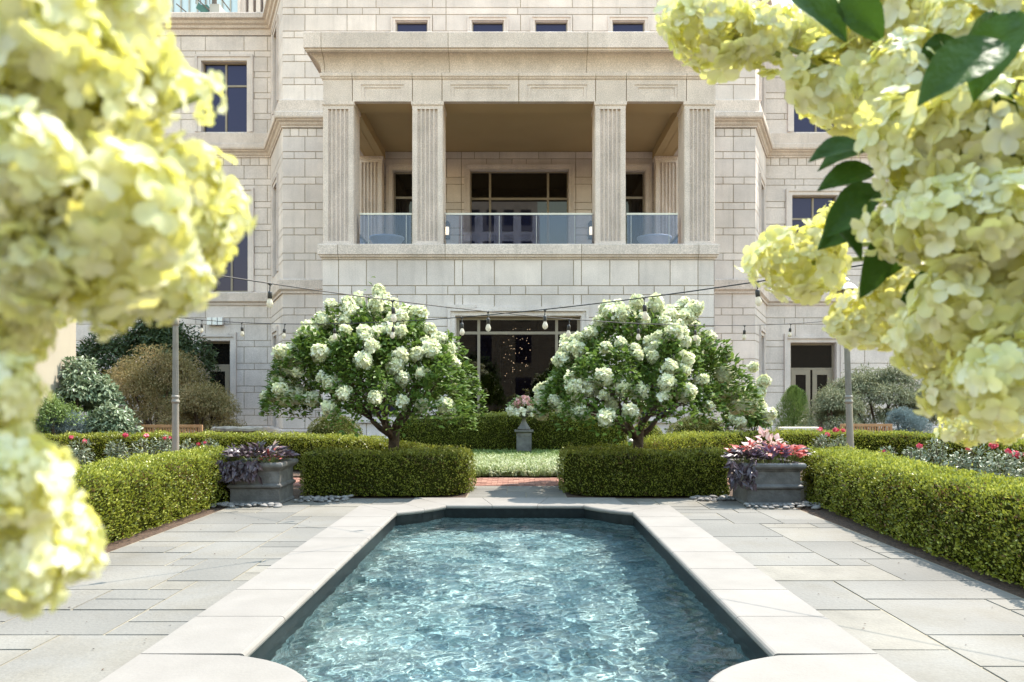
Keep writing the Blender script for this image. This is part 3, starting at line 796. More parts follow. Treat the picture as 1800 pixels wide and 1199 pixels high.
for a, b, c, d in ((-4.27, 4.04, -9.0, 1.21), (-4.27, PX - OUT + .09, 1.2, 12.26), (PX + OUT - .09, 4.04, 1.2, 12.26), (PX - OUT + .09, PX + OUT - .09, 11.34, 12.26), (-.86, .78, 12.261, 14.03)):
    pv.face([(a, c, -.0045), (b, c, -.0045), (b, d, -.0045), (a, d, -.0045)], .5, 1)
tag(pv.build('paving', [FLAG, FJOINT]), kind='structure')
# brick cross path
bp = MB()
for j in range(13):
    for i in range(-38, 38):
        x = i * .205 + (.1 if j % 2 else 0); y = 14.06 + j * .105
        bp.box(x + .004, x + .201, y + .004, y + .101, -.03, random.uniform(-.004, .004), random.random())
bp.face([(-7.8, 14.05, -.012), (7.8, 14.05, -.012), (7.8, 15.45, -.012), (-7.8, 15.45, -.012)], .3, 1)
tag(bp.build('brick_path', [BRICK, SOIL]), kind='structure')

pool = thing('swimming_pool', 'stone edged garden pool with cream coping and curved corners', 'pool', (0, 0, 0))
m = MB()
inn = [(x + (.02 if x > PX else -.02), y) for x, y in inner]
n = len(inn)
for i in range(n):
    j = (i + 1) % n; a, b = inn[i], inn[j]
    m.face([(a[0], a[1], -.02), (b[0], b[1], -.02), (b[0], b[1], -.30), (a[0], a[1], -.30)], random.random(), 0)
    m.face([(a[0], a[1], -.30), (b[0], b[1], -.30), (b[0], b[1], -1.05), (a[0], a[1], -1.05)], .4, 1)
xs = np.linspace(PX - 1.66, PX + 1.66, 14); ys = np.linspace(3.95, 11.32, 28)
for a, b in zip(xs[:-1], xs[1:]):
    for c, d in zip(ys[:-1], ys[1:]): m.face([(a, c, -1.05), (b, c, -1.05), (b, d, -1.05), (a, d, -1.05)], random.uniform(.3, .7), 1)
shell = m.build('basin', [TILE, PLASTER], pool)

# coping stones: loft between an inner and an outer line with a bullnose on the water side
def stone(inn_, out_, top=.030, bot=-.032):
    m = MB(); rows = []; rr = (top - bot) / 2
    for a, b in zip(inn_, out_):
        d = Vector((b[0] - a[0], b[1] - a[1])); L_ = d.length; d /= L_
        pts = []
        for k in range(7):
            t = PI * k / 6; o = rr * (1 - math.sin(t)); pts.append((a[0] + d.x * o, a[1] + d.y * o, (top + bot) / 2 - rr * math.cos(t)))
        pts += [(b[0] - d.x * .006, b[1] - d.y * .006, top), (b[0], b[1], top - .006), (b[0], b[1], bot)]
        rows.append(pts)
    if (Vector((*inn_[-1], 0)) - Vector((*inn_[0], 0))).cross(Vector((out_[0][0] - inn_[0][0], out_[0][1] - inn_[0][1], 0))).z < 0: rows = rows[::-1]
    m.grid(rows, True, random.random(), 0, True, True)
    return m.build('coping_stone', COPING, pool)
g = .004
for s in (1, -1):
    X = lambda x: PX + s * x
    yj = [YN - .02 + .0, 5.53, 6.305, 7.08, 7.855, 8.63, 9.405, 10.18, 10.60]
    yj = [4.72, 5.53, 6.305, 7.08, 7.855, 8.63, 9.405, 10.18]
    for a, b in zip(yj[:-1], yj[1:]): stone([(X(IN), a + g), (X(IN), b - g)], [(X(OUT), a + g), (X(OUT), b - g)])
    # far corner: straight end, then the curved pair, then the ends of the far side
    stone([(X(IN), 10.18 + g), (X(IN), 10.60 - .0)], [(X(OUT), 10.18 + g), (X(OUT), 11.31)])
    fi = far_in; k = 5
    oa = [(OUT, 11.31), (2.05, 11.31), (1.88, 11.312), (1.76, 11.32), (1.69, 11.36), (1.65, 11.42), (1.62, 11.52), (1.60, 11.64), (1.585, 11.78), (1.58, 11.95), (1.58, 12.13)]
    stone([(X(x), y) for x, y in [(fi[0][0] - .006, fi[0][1])] + fi[1:k + 1]], [(X(x - (.006 if i == 0 else 0)), y) for i, (x, y) in enumerate(oa[:k + 1])])
    stone([(X(x - .003), y + .003) for x, y in fi[k:]], [(X(x - (.004 if i == 0 else 0)), y + (.004 if i == 0 else 0)) for i, (x, y) in enumerate(oa[k:])])
    # near corner
    ni = near_in
    ob = [(OUT, 4.715), (OUT, 4.5), (OUT, 4.3), (OUT, 4.1), (OUT, 3.9), (OUT, 3.7), (OUT, 3.5), (OUT, 3.3), (2.1, 3.3), (1.9, 3.3), (1.6, 3.3)]
    k = 7
    stone([(X(x), y) for x, y in ni[:k + 1]], [(X(x), y) for x, y in ob[:k + 1]])
    stone([(X(x), y - .006) for x, y in ni[k:]], [(X(x), y - .0) for x, y in ob[k:]])
fx = [-1.0, -.33, .33, 1.0]
for a, b in zip(fx[:-1], fx[1:]):
    stone([(PX + a + g, 11.27), (PX + b - g, 11.27)], [(PX + a * 1.57 + g, 12.13), (PX + b * 1.57 - g, 12.13)])
    stone([(PX + a + g, 4.0), (PX + b - g, 4.0)], [(PX + a * 1.55 + g, 3.3), (PX + b * 1.55 - g, 3.3)])
bed = MB()     # mortar bed under the coping
for i in range(n // 2 - 1):
    pass
# water: a rippled sheet
WZ = -.135
gx_, gy_ = np.linspace(PX - 1.655, PX + 1.655, 150), np.linspace(3.97, 11.295, 330)
A, B = np.meshgrid(gx_, gy_, indexing='ij')
H = np.zeros_like(A)
wr = np.random.default_rng(5)
for lam, amp, nn in ((1.1, .0040, 5), (.55, .0024, 8), (.30, .0015, 12), (.17, .0010, 16), (.095, .00050, 16)):
    for _ in range(nn):
        th = wr.uniform(0, 2 * PI); kk = 2 * PI / (lam * wr.uniform(.75, 1.3)); ph = wr.uniform(0, 2 * PI)
        ax = A + .10 * np.sin(B * 2.1 + ph) ; by_ = B + .10 * np.sin(A * 2.7 + ph * 2)
        s_ = np.sin(kk * (ax * math.cos(th) + by_ * math.sin(th)) + ph)
        H += amp * .52 * (s_ + .35 * s_ * s_)
calm = .95 + .40 * np.sin(A * 1.3 + 1 + np.sin(B * .8)) * np.sin(B * 1.05 + .6 * A) + .25 * np.sin(A * 2.9 - B * 1.7)
H *= np.clip(calm, .4, 1.5)
V = np.stack([A, B, WZ + H], -1).reshape(-1, 3); ni_, nj_ = A.shape
ii, jj_ = np.meshgrid(np.arange(ni_ - 1), np.arange(nj_ - 1), indexing='ij'); b0 = (ii * nj_ + jj_).ravel()
Fq = np.stack([b0, b0 + nj_, b0 + nj_ + 1, b0 + 1], 1)
wm, nt, out = new_mat('pool water'); gl = nt.nodes.new('ShaderNodeBsdfGlass' if False else 'ShaderNodeBsdfRefraction'); gl.inputs['IOR'].default_value = 1.33; gl.inputs['Color'].default_value = (.90, .96, .955, 1); gl.inputs['Roughness'].default_value = 0
gs = nt.nodes.new('ShaderNodeBsdfGlossy'); gs.inputs['Roughness'].default_value = .02
fr = nt.nodes.new('ShaderNodeFresnel'); fr.inputs['IOR'].default_value = 1.33
mxs = nt.nodes.new('ShaderNodeMixShader'); nt.links.new(fr.outputs[0], mxs.inputs[0]); nt.links.new(gl.outputs[0], mxs.inputs[1]); nt.links.new(gs.outputs[0], mxs.inputs[2]); nt.links.new(mxs.outputs[0], out.inputs['Surface'])
water = tag(finish('water', V, [Fq], [wm], None, None, None, True), kind='structure')
water.cycles.is_caustics_caster = True
shell.cycles.is_caustics_receiver = True

# a few dry leaf bits lying on the paving
def litter(n=110):
    x = np.where(rng.random(n) < .5, rng.uniform(-4.2, -2.35, n), rng.uniform(2.22, 4.0, n)); y = rng.uniform(3.5, 11.8, n)
    P = np.stack([x, y, np.full(n, .009)], 1); D = unit(n); D[:, 2] *= .12
    o = leaf_mesh('leaf_litter', T_diamond(.6, .12), P, D, np.tile([0, 0, 1.0], (n, 1)), rng.uniform(.010, .026, n), MULCH)
    tag(o, 'tiny dry leaf bits scattered over the flagstones', 'leaf litter', kind='stuff')
litter()
# river stones at the feet of the planters
pebs = []
for k in range(3):
    m = MB(); rows = []
    for i in range(1, 6):
        t = PI * i / 6
        rows.append([(math.sin(t) * math.cos(2 * PI * j / 10) * (1 + .12 * math.sin(3 * j + k)), .68 * math.sin(t) * math.sin(2 * PI * j / 10), -.42 * math.cos(t)) for j in range(10)])
    m.grid(rows, True, .2 + .3 * k, 0, True, True); o = m.build('river_stone', PEB, None, True); pebs.append(o)
first = [True] * 3
def pebble(x, y, r, z, side):
    k = random.randrange(3)
    if first[k]: o = pebs[k]; first[k] = False
    else: o = pebs[k].copy(); COL.objects.link(o)
    o.location = (x, y, z); o.rotation_euler = (random.uniform(-.2, .2), random.uniform(-.2, .2), random.uniform(0, 6)); sc = r
    o.scale = (sc, sc, sc)
    s = 'left' if side < 0 else 'right'
    tag(o, f'grey river stone lying with others at the foot of the {s} lead planter', 'stone', f'river stones round the {s} planter')
for side in (-1, 1):
    pts = []
    def zone(x0, x1, y0, y1, n):
        for _ in range(n * 30):
            if n <= 0: break
            x, y = random.uniform(x0, x1), random.uniform(y0, y1)
            if all((x - a) ** 2 + (y - b) ** 2 > .0058 for a, b in pts): pts.append((x, y)); n -= 1
    if side < 0: zone(-4.55, -3.5, 11.22, 11.42, 24); zone(-3.48, -2.7, 11.75, 12.3, 34)
    else: zone(2.75, 3.34, 11.85, 12.3, 26); zone(3.3, 4.35, 11.06, 11.34, 30); zone(4.25, 4.45, 11.2, 11.7, 10)
    for x, y in pts: pebble(x, y, random.uniform(.040, .075), random.uniform(.012, .04), side)
# ================================================================== hedges
def resample(path, step):
    P = np.array(path, float); d = np.r_[0, np.cumsum(np.linalg.norm(np.diff(P, axis=0), axis=1))]
    # Catmull-Rom through the points
    out = []
    for i in range(len(P) - 1):
        p0, p1, p2, p3 = P[max(i - 1, 0)], P[i], P[i + 1], P[min(i + 2, len(P) - 1)]
        k = max(2, int((d[i + 1] - d[i]) / step))
        for t in np.linspace(0, 1, k, endpoint=False):
            out.append(.5 * ((2 * p1) + (-p0 + p2) * t + (2 * p0 - 5 * p1 + 4 * p2 - p3) * t * t + (-p0 + 3 * p1 - 3 * p2 + p3) * t ** 3))
    out.append(P[-1]); return np.array(out)

def lump(x, y, z, a=.03):
    return a * (np.sin(x * 5.1 + y * 2.3) * np.cos(z * 6.3 + y * 4.1) + .6 * np.sin(x * 11.3 - z * 9.7 + y * 8.9) + .4 * np.sin(y * 17.1 + x * 3.3 + z * 13.0))

def hedge(path, hw, h, label, dens=2600, lsz=.024, leaf=BOX, name='boxwood_hedge', cat='hedge', z0=.0, group='clipped boxwood hedges of the garden'):
    """path's points may carry their own height as a third number"""
    C = resample([(p[0], p[1], p[2] if len(p) > 2 else h) for p in path], .08)
    hh = C[:, 2]; c = C[:, :2]
    t = np.gradient(c, axis=0); t /= np.linalg.norm(t, axis=1, keepdims=True); nr = np.stack([t[:, 1], -t[:, 0]], 1)
    # body: rounded box section, drawn in a little so that leaves cover it
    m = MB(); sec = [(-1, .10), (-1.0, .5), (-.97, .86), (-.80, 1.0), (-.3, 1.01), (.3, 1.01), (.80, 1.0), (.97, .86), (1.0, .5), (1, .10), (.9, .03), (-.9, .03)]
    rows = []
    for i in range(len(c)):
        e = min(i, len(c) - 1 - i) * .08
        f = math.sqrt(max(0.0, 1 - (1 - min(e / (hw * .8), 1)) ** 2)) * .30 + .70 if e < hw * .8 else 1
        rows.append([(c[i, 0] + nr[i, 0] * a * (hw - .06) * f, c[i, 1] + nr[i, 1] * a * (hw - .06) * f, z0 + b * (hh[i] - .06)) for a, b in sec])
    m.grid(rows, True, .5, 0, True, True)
    ln = np.linalg.norm(np.diff(c, axis=0), axis=1).sum(); per = 2 * h + 2 * hw
    n = int(dens * ln * per)
    s = rng.random(n) * (len(c) - 1); i = np.minimum(s.astype(int), len(c) - 2); fr = (s - i)[:, None]
    pc = c[i] * (1 - fr) + c[i + 1] * fr; pn = nr[i] * (1 - fr) + nr[i + 1] * fr; pn /= np.linalg.norm(pn, axis=1, keepdims=True); pt = t[i]; ph = hh[i] * (1 - fr[:, 0]) + hh[i + 1] * fr[:, 0]
    e = np.minimum(s, len(c) - 1 - s) * .08
    f = np.where(e < hw * .8, np.sqrt(np.maximum(0, 1 - (1 - np.minimum(e / (hw * .8), 1)) ** 2)) * .30 + .70, 1)
    q = rng.random(n) * per
    a = np.empty(n); b = np.empty(n); na = np.empty(n); nb = np.empty(n)
    k = q < h; a[k] = -1; b[k] = q[k] / h; na[k] = -1; nb[k] = .15
    k2 = (q >= h) & (q < h + 2 * hw); a[k2] = (q[k2] - h) / hw - 1; b[k2] = 1; na[k2] = 0; nb[k2] = 1
    k3 = q >= h + 2 * hw; a[k3] = 1; b[k3] = (q[k3] - h - 2 * hw) / h; na[k3] = 1; nb[k3] = .15
    b = np.maximum(b, .04)
    # round the shoulders
    sh = np.clip((np.abs(a) - .75) / .25, 0, 1) * np.clip((b - .78) / .22, 0, 1)
    a = a * (1 - .10 * sh); bz = b * (1 - .07 * sh); na = np.where(sh > .01, np.sign(a) * .7, na); nb = np.where(sh > .01, .7, nb)
    dep = rng.random(n) ** 1.3 * .085
    P = np.stack([pc[:, 0] + pn[:, 0] * a * hw * f, pc[:, 1] + pn[:, 1] * a * hw * f, z0 + bz * ph], 1)
    Nv = np.stack([pn[:, 0] * na, pn[:, 1] * na, nb], 1); Nv /= np.linalg.norm(Nv, axis=1, keepdims=True)
    P += Nv * (lump(P[:, 0], P[:, 1], P[:, 2], .030) - dep + .02)[:, None]
    # ends
    ne = int(dens * 2 * hw * h * .9)
    for end, sg in ((0, -1), (len(c) - 1, 1)):
        aa = rng.uniform(-1, 1, ne); bb = rng.random(ne)
        E = np.stack([c[end, 0] + nr[end, 0] * aa * hw * .74 + t[end, 0] * sg * .01, c[end, 1] + nr[end, 1] * aa * hw * .74 + t[end, 1] * sg * .01, z0 + np.maximum(bb, .05) * hh[end]], 1)
        EN = np.tile([t[end, 0] * sg, t[end, 1] * sg, .15], (ne, 1))
        E += EN * (lump(E[:, 0], E[:, 1], E[:, 2], .026) - rng.random(ne)[:, ] ** 1.3 * .08 + .02)[:, None]
        P = np.vstack([P, E]); Nv = np.vstack([Nv, EN])
    n = len(P); P += Nv * (rng.uniform(.02, .075, n) * (rng.random(n) < .035))[:, None]
    Dv = Nv * .7 + unit(n) * .75 + np.array([0, 0, .45]); NN = Nv + unit(n) * .8
    # sprig-sized patches of younger, lighter growth; hedge tops lightened in place of sunlight
    pat = np.sin(P[:, 0] * 23 + np.sin(P[:, 1] * 19) * 2) * np.sin(P[:, 1] * 27 + P[:, 2] * 31)
    young = np.clip((P[:, 2] - z0) / (h + .01) - .9, 0, .15) * 1.2  # lighter leaf colour near the top, painting sunlight on the hedge
    thin = np.clip(np.sin(P[:, 0] * 2.9 + 1.3 * np.sin(P[:, 1] * 2.3)) * np.sin(P[:, 1] * 3.1 + P[:, 2] * 4.0 + P[:, 0]), 0, 1)
    r_ = np.clip(rng.beta(1.8, 2.4, n) * .85 + .14 * pat + young - .16 * thin, 0, 1)
    o = leaf_mesh(name, T_diamond(.62, .10), P, Dv, NN, lsz * rng.uniform(.75, 1.5, n), leaf, None, r_, (m, SHADE_CORE))
    return tag(o, label, cat, group)

hedge([(-4.75, 3.2), (-4.83, 6), (-4.87, 8.8), (-4.88, 11.0), (-4.86, 12.5)], .43, .78, 'boxwood hedge along the left side of the paving, left of its planter', 2700, .027)
hedge([(4.72, 2.6), (4.66, 4.5), (4.62, 6), (4.62, 8), (4.74, 10), (4.92, 12.3)], .43, .78, 'boxwood hedge along the right side of the paving, right of its planter', 2700, .027)
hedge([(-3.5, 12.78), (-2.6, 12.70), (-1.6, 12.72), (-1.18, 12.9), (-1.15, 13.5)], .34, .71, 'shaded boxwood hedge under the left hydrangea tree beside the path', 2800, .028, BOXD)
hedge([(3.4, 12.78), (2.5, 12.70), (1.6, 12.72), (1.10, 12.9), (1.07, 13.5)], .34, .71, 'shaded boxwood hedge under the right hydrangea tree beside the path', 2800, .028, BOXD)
hedge([(-1.25, 14.55, .62), (-2.2, 15.1, .68), (-3.3, 16.2), (-5.0, 17.4), (-7.2, 17.9), (-9.4, 17.7), (-11.5, 16.8)], .40, .76, 'long curved boxwood hedge behind the left rose bed and lamp post', 1500, .031)
hedge([(1.25, 14.55, .62), (2.2, 15.1, .68), (3.3, 16.2), (5.0, 17.6), (7.0, 18.2), (8.6, 17.6), (9.4, 15.5), (9.6, 12), (9.7, 9.5)], .42, .80, 'long curved boxwood hedge behind the right rose bed and lamp post', 1500, .031)
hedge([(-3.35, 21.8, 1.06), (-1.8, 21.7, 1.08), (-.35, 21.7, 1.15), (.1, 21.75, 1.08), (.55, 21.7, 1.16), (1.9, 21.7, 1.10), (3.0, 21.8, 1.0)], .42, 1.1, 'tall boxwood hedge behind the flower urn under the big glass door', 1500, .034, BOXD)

def ballshrub(x, y, rx, rz, label, leaf, zc=.0, n=9000, lsz=.035, name='clipped_shrub', group=None, ry=None):
    ry = ry or rx
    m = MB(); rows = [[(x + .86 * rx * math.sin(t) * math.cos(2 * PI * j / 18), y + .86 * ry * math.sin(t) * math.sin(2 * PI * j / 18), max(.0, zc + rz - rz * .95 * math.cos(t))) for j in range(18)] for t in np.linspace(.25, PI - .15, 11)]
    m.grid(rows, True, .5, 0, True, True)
    d = unit(n); l = 1 + 1.5 * lump(d[:, 0] * .8 + x, d[:, 1] * .8 + y, d[:, 2] * .8, .03) - .10 * rng.random(n) ** 1.5
    P = np.stack([x + rx * d[:, 0] * l, y + ry * d[:, 1] * l, zc + rz + rz * d[:, 2] * l], 1); k = P[:, 2] > .03; P, d = P[k], d[k]
    nn = len(P)
    o = leaf_mesh(name, T_diamond(.6, .1), P, d * .7 + unit(nn) * .8 + np.array([0, 0, .3]), d + unit(nn) * .8, lsz * rng.uniform(.7, 1.3, nn), leaf, None, rng.beta(2, 2.4, nn), (m, SHADE_CORE))
    return tag(o, label, 'shrub', group)
ballshrub(wx(588, 18.6), 18.6, .66, .60, 'round clipped olive shrub behind the left hydrangea tree', OLIVE, n=9000)
ballshrub(wx(1228, 18.6), 18.6, .78, .58, 'round clipped olive shrub behind the right hydrangea tree', OLIVE, n=10000)
ballshrub(wx(1136, 19.5), 19.5, .42, .50, 'small round boxwood between the right tree trunk and the tall hedge', BOXD, n=6000)

# ================================================================== ground cover in the middle
def cover():
    n = 9000
    y = 15.75 + rng.random(n) ** .85 * 5.4; half = np.interp(y, [15.7, 16.5, 18, 21.5], [2.2, 2.9, 3.6, 3.4])
    x = rng.uniform(-1, 1, n) * half
    k = rng.random(n) < .995; x, y = x[k], y[k]
    reps = 9; N_ = len(x) * reps
    P = np.repeat(np.stack([x, y, np.zeros_like(x)], 1), reps, 0) + rng.normal(size=(N_, 3)) * np.array([.035, .035, 0])
    az = rng.uniform(0, 2 * PI, N_); el = rng.uniform(.15, 1.2, N_)
    D = np.stack([np.cos(az) * np.cos(el), np.sin(az) * np.cos(el), np.sin(el)], 1)
    r_ = np.clip(np.repeat(rng.random(len(x)), reps) * .8 + rng.random(N_) * .3, 0, 1)
    # fresher, greener blades towards the back and the left edge
    green = np.clip((P[:, 1] - 18.6) / 2.5, 0, .55) + np.clip((-P[:, 0] - 1.2) * .5, 0, .4) * (rng.random(N_) > .3)
    r_ = np.clip(r_ - green, 0, 1)
    o = leaf_mesh('liriope_ground_cover', T_blade(.10), P, D, np.tile([0, 0, 1.0], (N_, 1)) + unit(N_) * .5, .20 * rng.uniform(.7, 1.25, N_), LIRI, None, r_)
    tag(o, 'pale variegated strappy ground cover filling the bed round the urn', 'ground cover', kind='stuff')
cover()

# ================================================================== hydrangea trees
def headmesh(name, R, Lz, nfl, psz, T, m, seed, parent=None, cone=.35, inner=.25):
    """one flower head: florets of four petals over an egg-shaped panicle pointing along +z"""
    r = np.random.default_rng(seed)
    u = (np.arange(nfl) + .5) / nfl; ph = PI * (1 + 5 ** .5) * np.arange(nfl) + r.normal(size=nfl) * .2
    ct = 1 - 1.9 * u; stt = np.sqrt(np.maximum(0, 1 - ct * ct))
    d = np.stack([stt * np.cos(ph), stt * np.sin(ph), ct], 1)
    sc = (1 - inner * r.random(nfl) ** 1.3 + .06 * r.normal(size=nfl))[:, None]
    taper = 1 - cone * (d[:, 2] + 1) / 2
    P = np.stack([d[:, 0] * R * taper, d[:, 1] * R * taper, d[:, 2] * Lz], 1) * sc
    nrm = d / np.array([R, R, Lz]); nrm /= np.linalg.norm(nrm, axis=1, keepdims=True)
    nrm = nrm + r.normal(size=(nfl, 3)) * .36; nrm /= np.linalg.norm(nrm, axis=1, keepdims=True)
    a = np.cross(nrm, r.normal(size=(nfl, 3))); a /= np.linalg.norm(a, axis=1, keepdims=True); b = np.cross(nrm, a)
    Ps, Ds, Ns, Rn, Sz = [], [], [], [], []
    base = r.random(nfl); fsz = np.clip(1 + .2 * r.normal(size=nfl), .55, 1.4)
    for k in range(4):
        an = PI / 2 * k + r.normal(size=nfl) * .16; cup = .20 + r.normal(size=nfl) * .18
        D = (np.cos(an)[:, None] * a + np.sin(an)[:, None] * b) + nrm * cup[:, None]
        Ps.append(P + nrm * (.05 * psz) + (D * .06 * psz)); Ds.append(D); Ns.append(nrm - D * cup[:, None]); Rn.append(np.clip(base + r.normal(size=nfl) * .12, 0, 1))
        Sz.append(psz * fsz * (1 + .12 * r.normal(size=nfl)) * (1.0 if k % 2 else .92))
    return leaf_mesh(name, T, np.vstack(Ps), np.vstack(Ds), np.vstack(Ns), np.concatenate(Sz), m, parent, np.concatenate(Rn), smooth=True)

TP_FAR = (np.array([(0, 0, 0), (-.42, .5, .08), (-.3, .92, .02), (.3, .92, .02), (.42, .5, .08)], float), np.array([[0, 4, 3, 2, 1]]))
white_heads = [headmesh('flower_head', .118, .125, 110, .050, TP_FAR, WPETAL, 20 + i) for i in range(4)]
wh_used = [False] * 4
def white_head(parent, p, d, s):
    k = random.randrange(4)
    if not wh_used[k]: o = white_heads[k]; wh_used[k] = True
    else: o = white_heads[k].copy(); COL.objects.link(o)
    o.parent = parent; o.location = p; o.scale = (s, s, s)
    o.rotation_mode = 'QUATERNION'; o.rotation_quaternion = Vector(d).to_track_quat('Z', 'Y') @ Matrix.Rotation(random.uniform(0, 6), 4, 'Z').to_quaternion()
    return o

def limbs(m, base, trunk_h, stems, targets, r0):
    """a short trunk that forks into stems, each running out to its share of the targets"""
    b = Vector(base); top = b + Vector((.03, 0, trunk_h))
    m.tube([b, b + Vector((0.01, 0, trunk_h * .5)), top], [r0 * 1.15, r0, r0 * .95], 9)
    for k in range(stems):
        a = 2 * PI * k / stems + random.uniform(-.3, .3)
        s0 = b + Vector((.03 * math.cos(a), .03 * math.sin(a), trunk_h * random.uniform(.82, 1)))
        f = s0 + Vector((math.cos(a) * random.uniform(.25, .5), math.sin(a) * random.uniform(.25, .5), random.uniform(.25, .5)))
        mid = (s0 + f) / 2 + Vector((random.uniform(-.05, .05), random.uniform(-.05, .05), -.02))
        m.tube([s0, mid, f], [r0 * .62, r0 * .5, r0 * .42], 7)
        mine = [t for t in targets if abs((math.atan2(t[1] - b.y, t[0] - b.x) - a + PI) % (2 * PI) - PI) < PI / stems * 1.25]
        for t in mine:
            t = Vector(t); j = Vector((random.uniform(-.12, .12), random.uniform(-.12, .12), random.uniform(-.06, .1)))
            p1 = f.lerp(t, .35) + j; p2 = f.lerp(t, .7) + Vector((j.y, -j.x, j.z)) * .8 + Vector((0, 0, .05))
            m.tube([f, p1, p2, t], [r0 * .26, r0 * .2, r0 * .13, r0 * .06], 5)
            for _ in range(2):
                q = p1.lerp(p2, random.random()); m.tube([q, q + Vector((random.uniform(-.25, .25), random.uniform(-.25, .25), random.uniform(-.05, .28)))], [r0 * .1, r0 * .05], 4)

def hydrangea_tree(base, prof, bottom, label, nleaf, nhead, ell=1.0, shift=(0, 0), bias=None, seed=3):
    global rng
    t = thing('hydrangea_tree', label, 'tree', base, 'white flowering hydrangea trees')
    rr, zz = zip(*prof); R = rr[-1]
    jag = lambda a: 1 + .09 * np.sin(3 * a + seed) + .09 * np.sin(7 * a + seed * 2.1) + .06 * np.sin(13 * a)
    top = lambda r, a: np.interp(r / jag(a), rr, zz) + .11 * np.sin(r * 8 + a * 3 + seed) + .09 * np.sin(a * 8 + r * 4)
    bot = lambda r, a: np.interp(r, [0, R * .45, R * .85, R], bottom) + .07 * np.sin(a * 5 + seed) 
    n = nleaf; a = rng.uniform(0, 2 * PI, n); u = rng.random(n)
    r = R * np.sqrt(rng.random(n)) ** .85 * jag(a)
    zt, zb = top(r, a), bot(r, a); zb = np.minimum(zb, zt - .12)
    sh = rng.random(n)
    zt = zt + .16 * np.cos(a * 2 + seed * 1.7) * r / R
    z = np.where(sh < .62, zt - rng.random(n) ** 1.5 * .34, zb + rng.random(n) ** .8 * np.maximum(zt - zb, .1))
    # let gaps open between clumps
    g = np.sin(r * 6 + a * 4 + seed) * np.sin(z * 7 + a * 5) + .5 * np.sin(a * 11 + z * 9)
    k = g > -.62; r, a, z, zt = r[k], a[k], z[k], zt[k]; n = len(r)
    P = np.stack([r * np.cos(a) + shift[0], r * np.sin(a) * ell + shift[1], z], 1)
    out = np.stack([np.cos(a), np.sin(a), np.full(n, .25)], 1) * (r / R)[:, None] + np.array([0, 0, .35])
    D = out + unit(n) * .75 + np.array([0, 0, -.15]); NN = np.array([0, 0, 1.0]) + out * .4 + unit(n) * .55
    leaf_mesh('crown', T_leaf(.56, .10, .2, (.12, .9, .85, .05)), P, D, NN, .115 * rng.uniform(.6, 1.2, n), HLEAF, t, np.clip(rng.beta(2, 2, n), 0, 1))
    tg = []
    for _ in range(26):
        A, q = random.uniform(0, 2 * PI), R * random.uniform(.45, .95)
        x, y = q * math.cos(A) + shift[0], q * math.sin(A) * ell + shift[1]; zb_ = float(bot(q, A)); zt_ = float(top(q, A))
        tg.append((x, y, zb_ + (zt_ - zb_) * random.uniform(.2, .7)))
    m = MB(); limbs(m, (0, 0, 0), 1.06, 6, tg, .10); m.build('trunk', BARK, t, True)
    pts = []; tries = 0
    while len(pts) < nhead and tries < 6000:
        tries += 1
        A = random.uniform(0, 2 * PI); q = R * math.sqrt(random.random()) * float(jag(A)) * .99
        if bias and random.random() > bias(q * math.cos(A), q * math.sin(A)): continue
        z_ = float(top(q, A)) + .03 + .16 * math.cos(A * 2 + seed * 1.7) * q / R
        if q > R * .80: z_ -= random.random() ** .8 * (z_ - float(bot(q, A)) - .05) * .95
        p = Vector((q * math.cos(A) + shift[0], q * math.sin(A) * ell + shift[1], z_))
        dm = .165
        if all((p - x).length > dm for x in pts):
            pts.append(p); o = Vector((math.cos(A) * q / R * 1.2, math.sin(A) * q / R * 1.2, .75 - .5 * q / R)) + Vector([random.uniform(-.3, .3) for _ in range(3)])
            white_head(t, p, o, random.uniform(.72, 1.32))
    return t
TY = 13.6; TL = (wx(690, TY), TY, 0); TR = (wx(1120, TY), TY, 0)
def sc_(p, k=.97): return [(r * k * TY / 14.3, 1.6 + (z - 1.6) * TY / 14.3) for r, z in p]
hydrangea_tree(TL, sc_([(0, 3.72), (.10, 3.6), (.28, 3.28), (.55, 3.12), (1.0, 2.92), (1.45, 2.55), (1.8, 2.05), (2.0, 1.5)], .91), (1.98, 1.76, 1.42, 1.28),
               'hydrangea tree left of the path with a pointed crown of white flowers', 17000, 104, .92, (-.30, 0), lambda x, y: .96 if y < .0 else (.4 if y < .4 else .06), 3)
hydrangea_tree(TR, sc_([(0, 2.98), (.25, 3.02), (.62, 3.16), (.85, 3.0), (1.1, 2.66), (1.4, 2.42), (1.65, 2.05), (1.92, 1.5)]), (1.98, 1.76, 1.42, 1.24),
               'hydrangea tree right of the path with a broad flat crown of white flowers', 15000, 104, .95, (.0, 0), lambda x, y: .96 if y < .0 else (.4 if y < .4 else .06), 8)

# potted hydrangea behind the right tree
d = 18.0; ph_ = thing('potted_hydrangea', 'white hydrangea drooping over a grey tub right of the right tree', 'potted plant', (wx(1322, d), d, .0))
m = MB(); m.lathe([(.26, 0), (.30, .05), (.33, .62), (.37, .66), (.38, .74), (.33, .75), (.31, .68)], (0, 0, 0), 24); m.build('tub', LEAD, ph_, True)
n = 2600; dd = unit(n); dd[:, 2] = np.abs(dd[:, 2]) * 1.6 - .35
P = dd * np.array([.52, .5, .55]) * (rng.random(n) ** .4)[:, None] + np.array([-.1, 0, 1.15]); P[:, 0] -= (P[:, 2] - 1.0) * .3
leaf_mesh('foliage', T_leaf(.56, .1, .2, (.12, .9, .85, .05)), P, dd + unit(n) * .7 + np.array([0, 0, -.3]), dd + unit(n) * .5 + np.array([0, 0, .8]), .12 * rng.uniform(.6, 1.2, n), HLEAF, ph_)
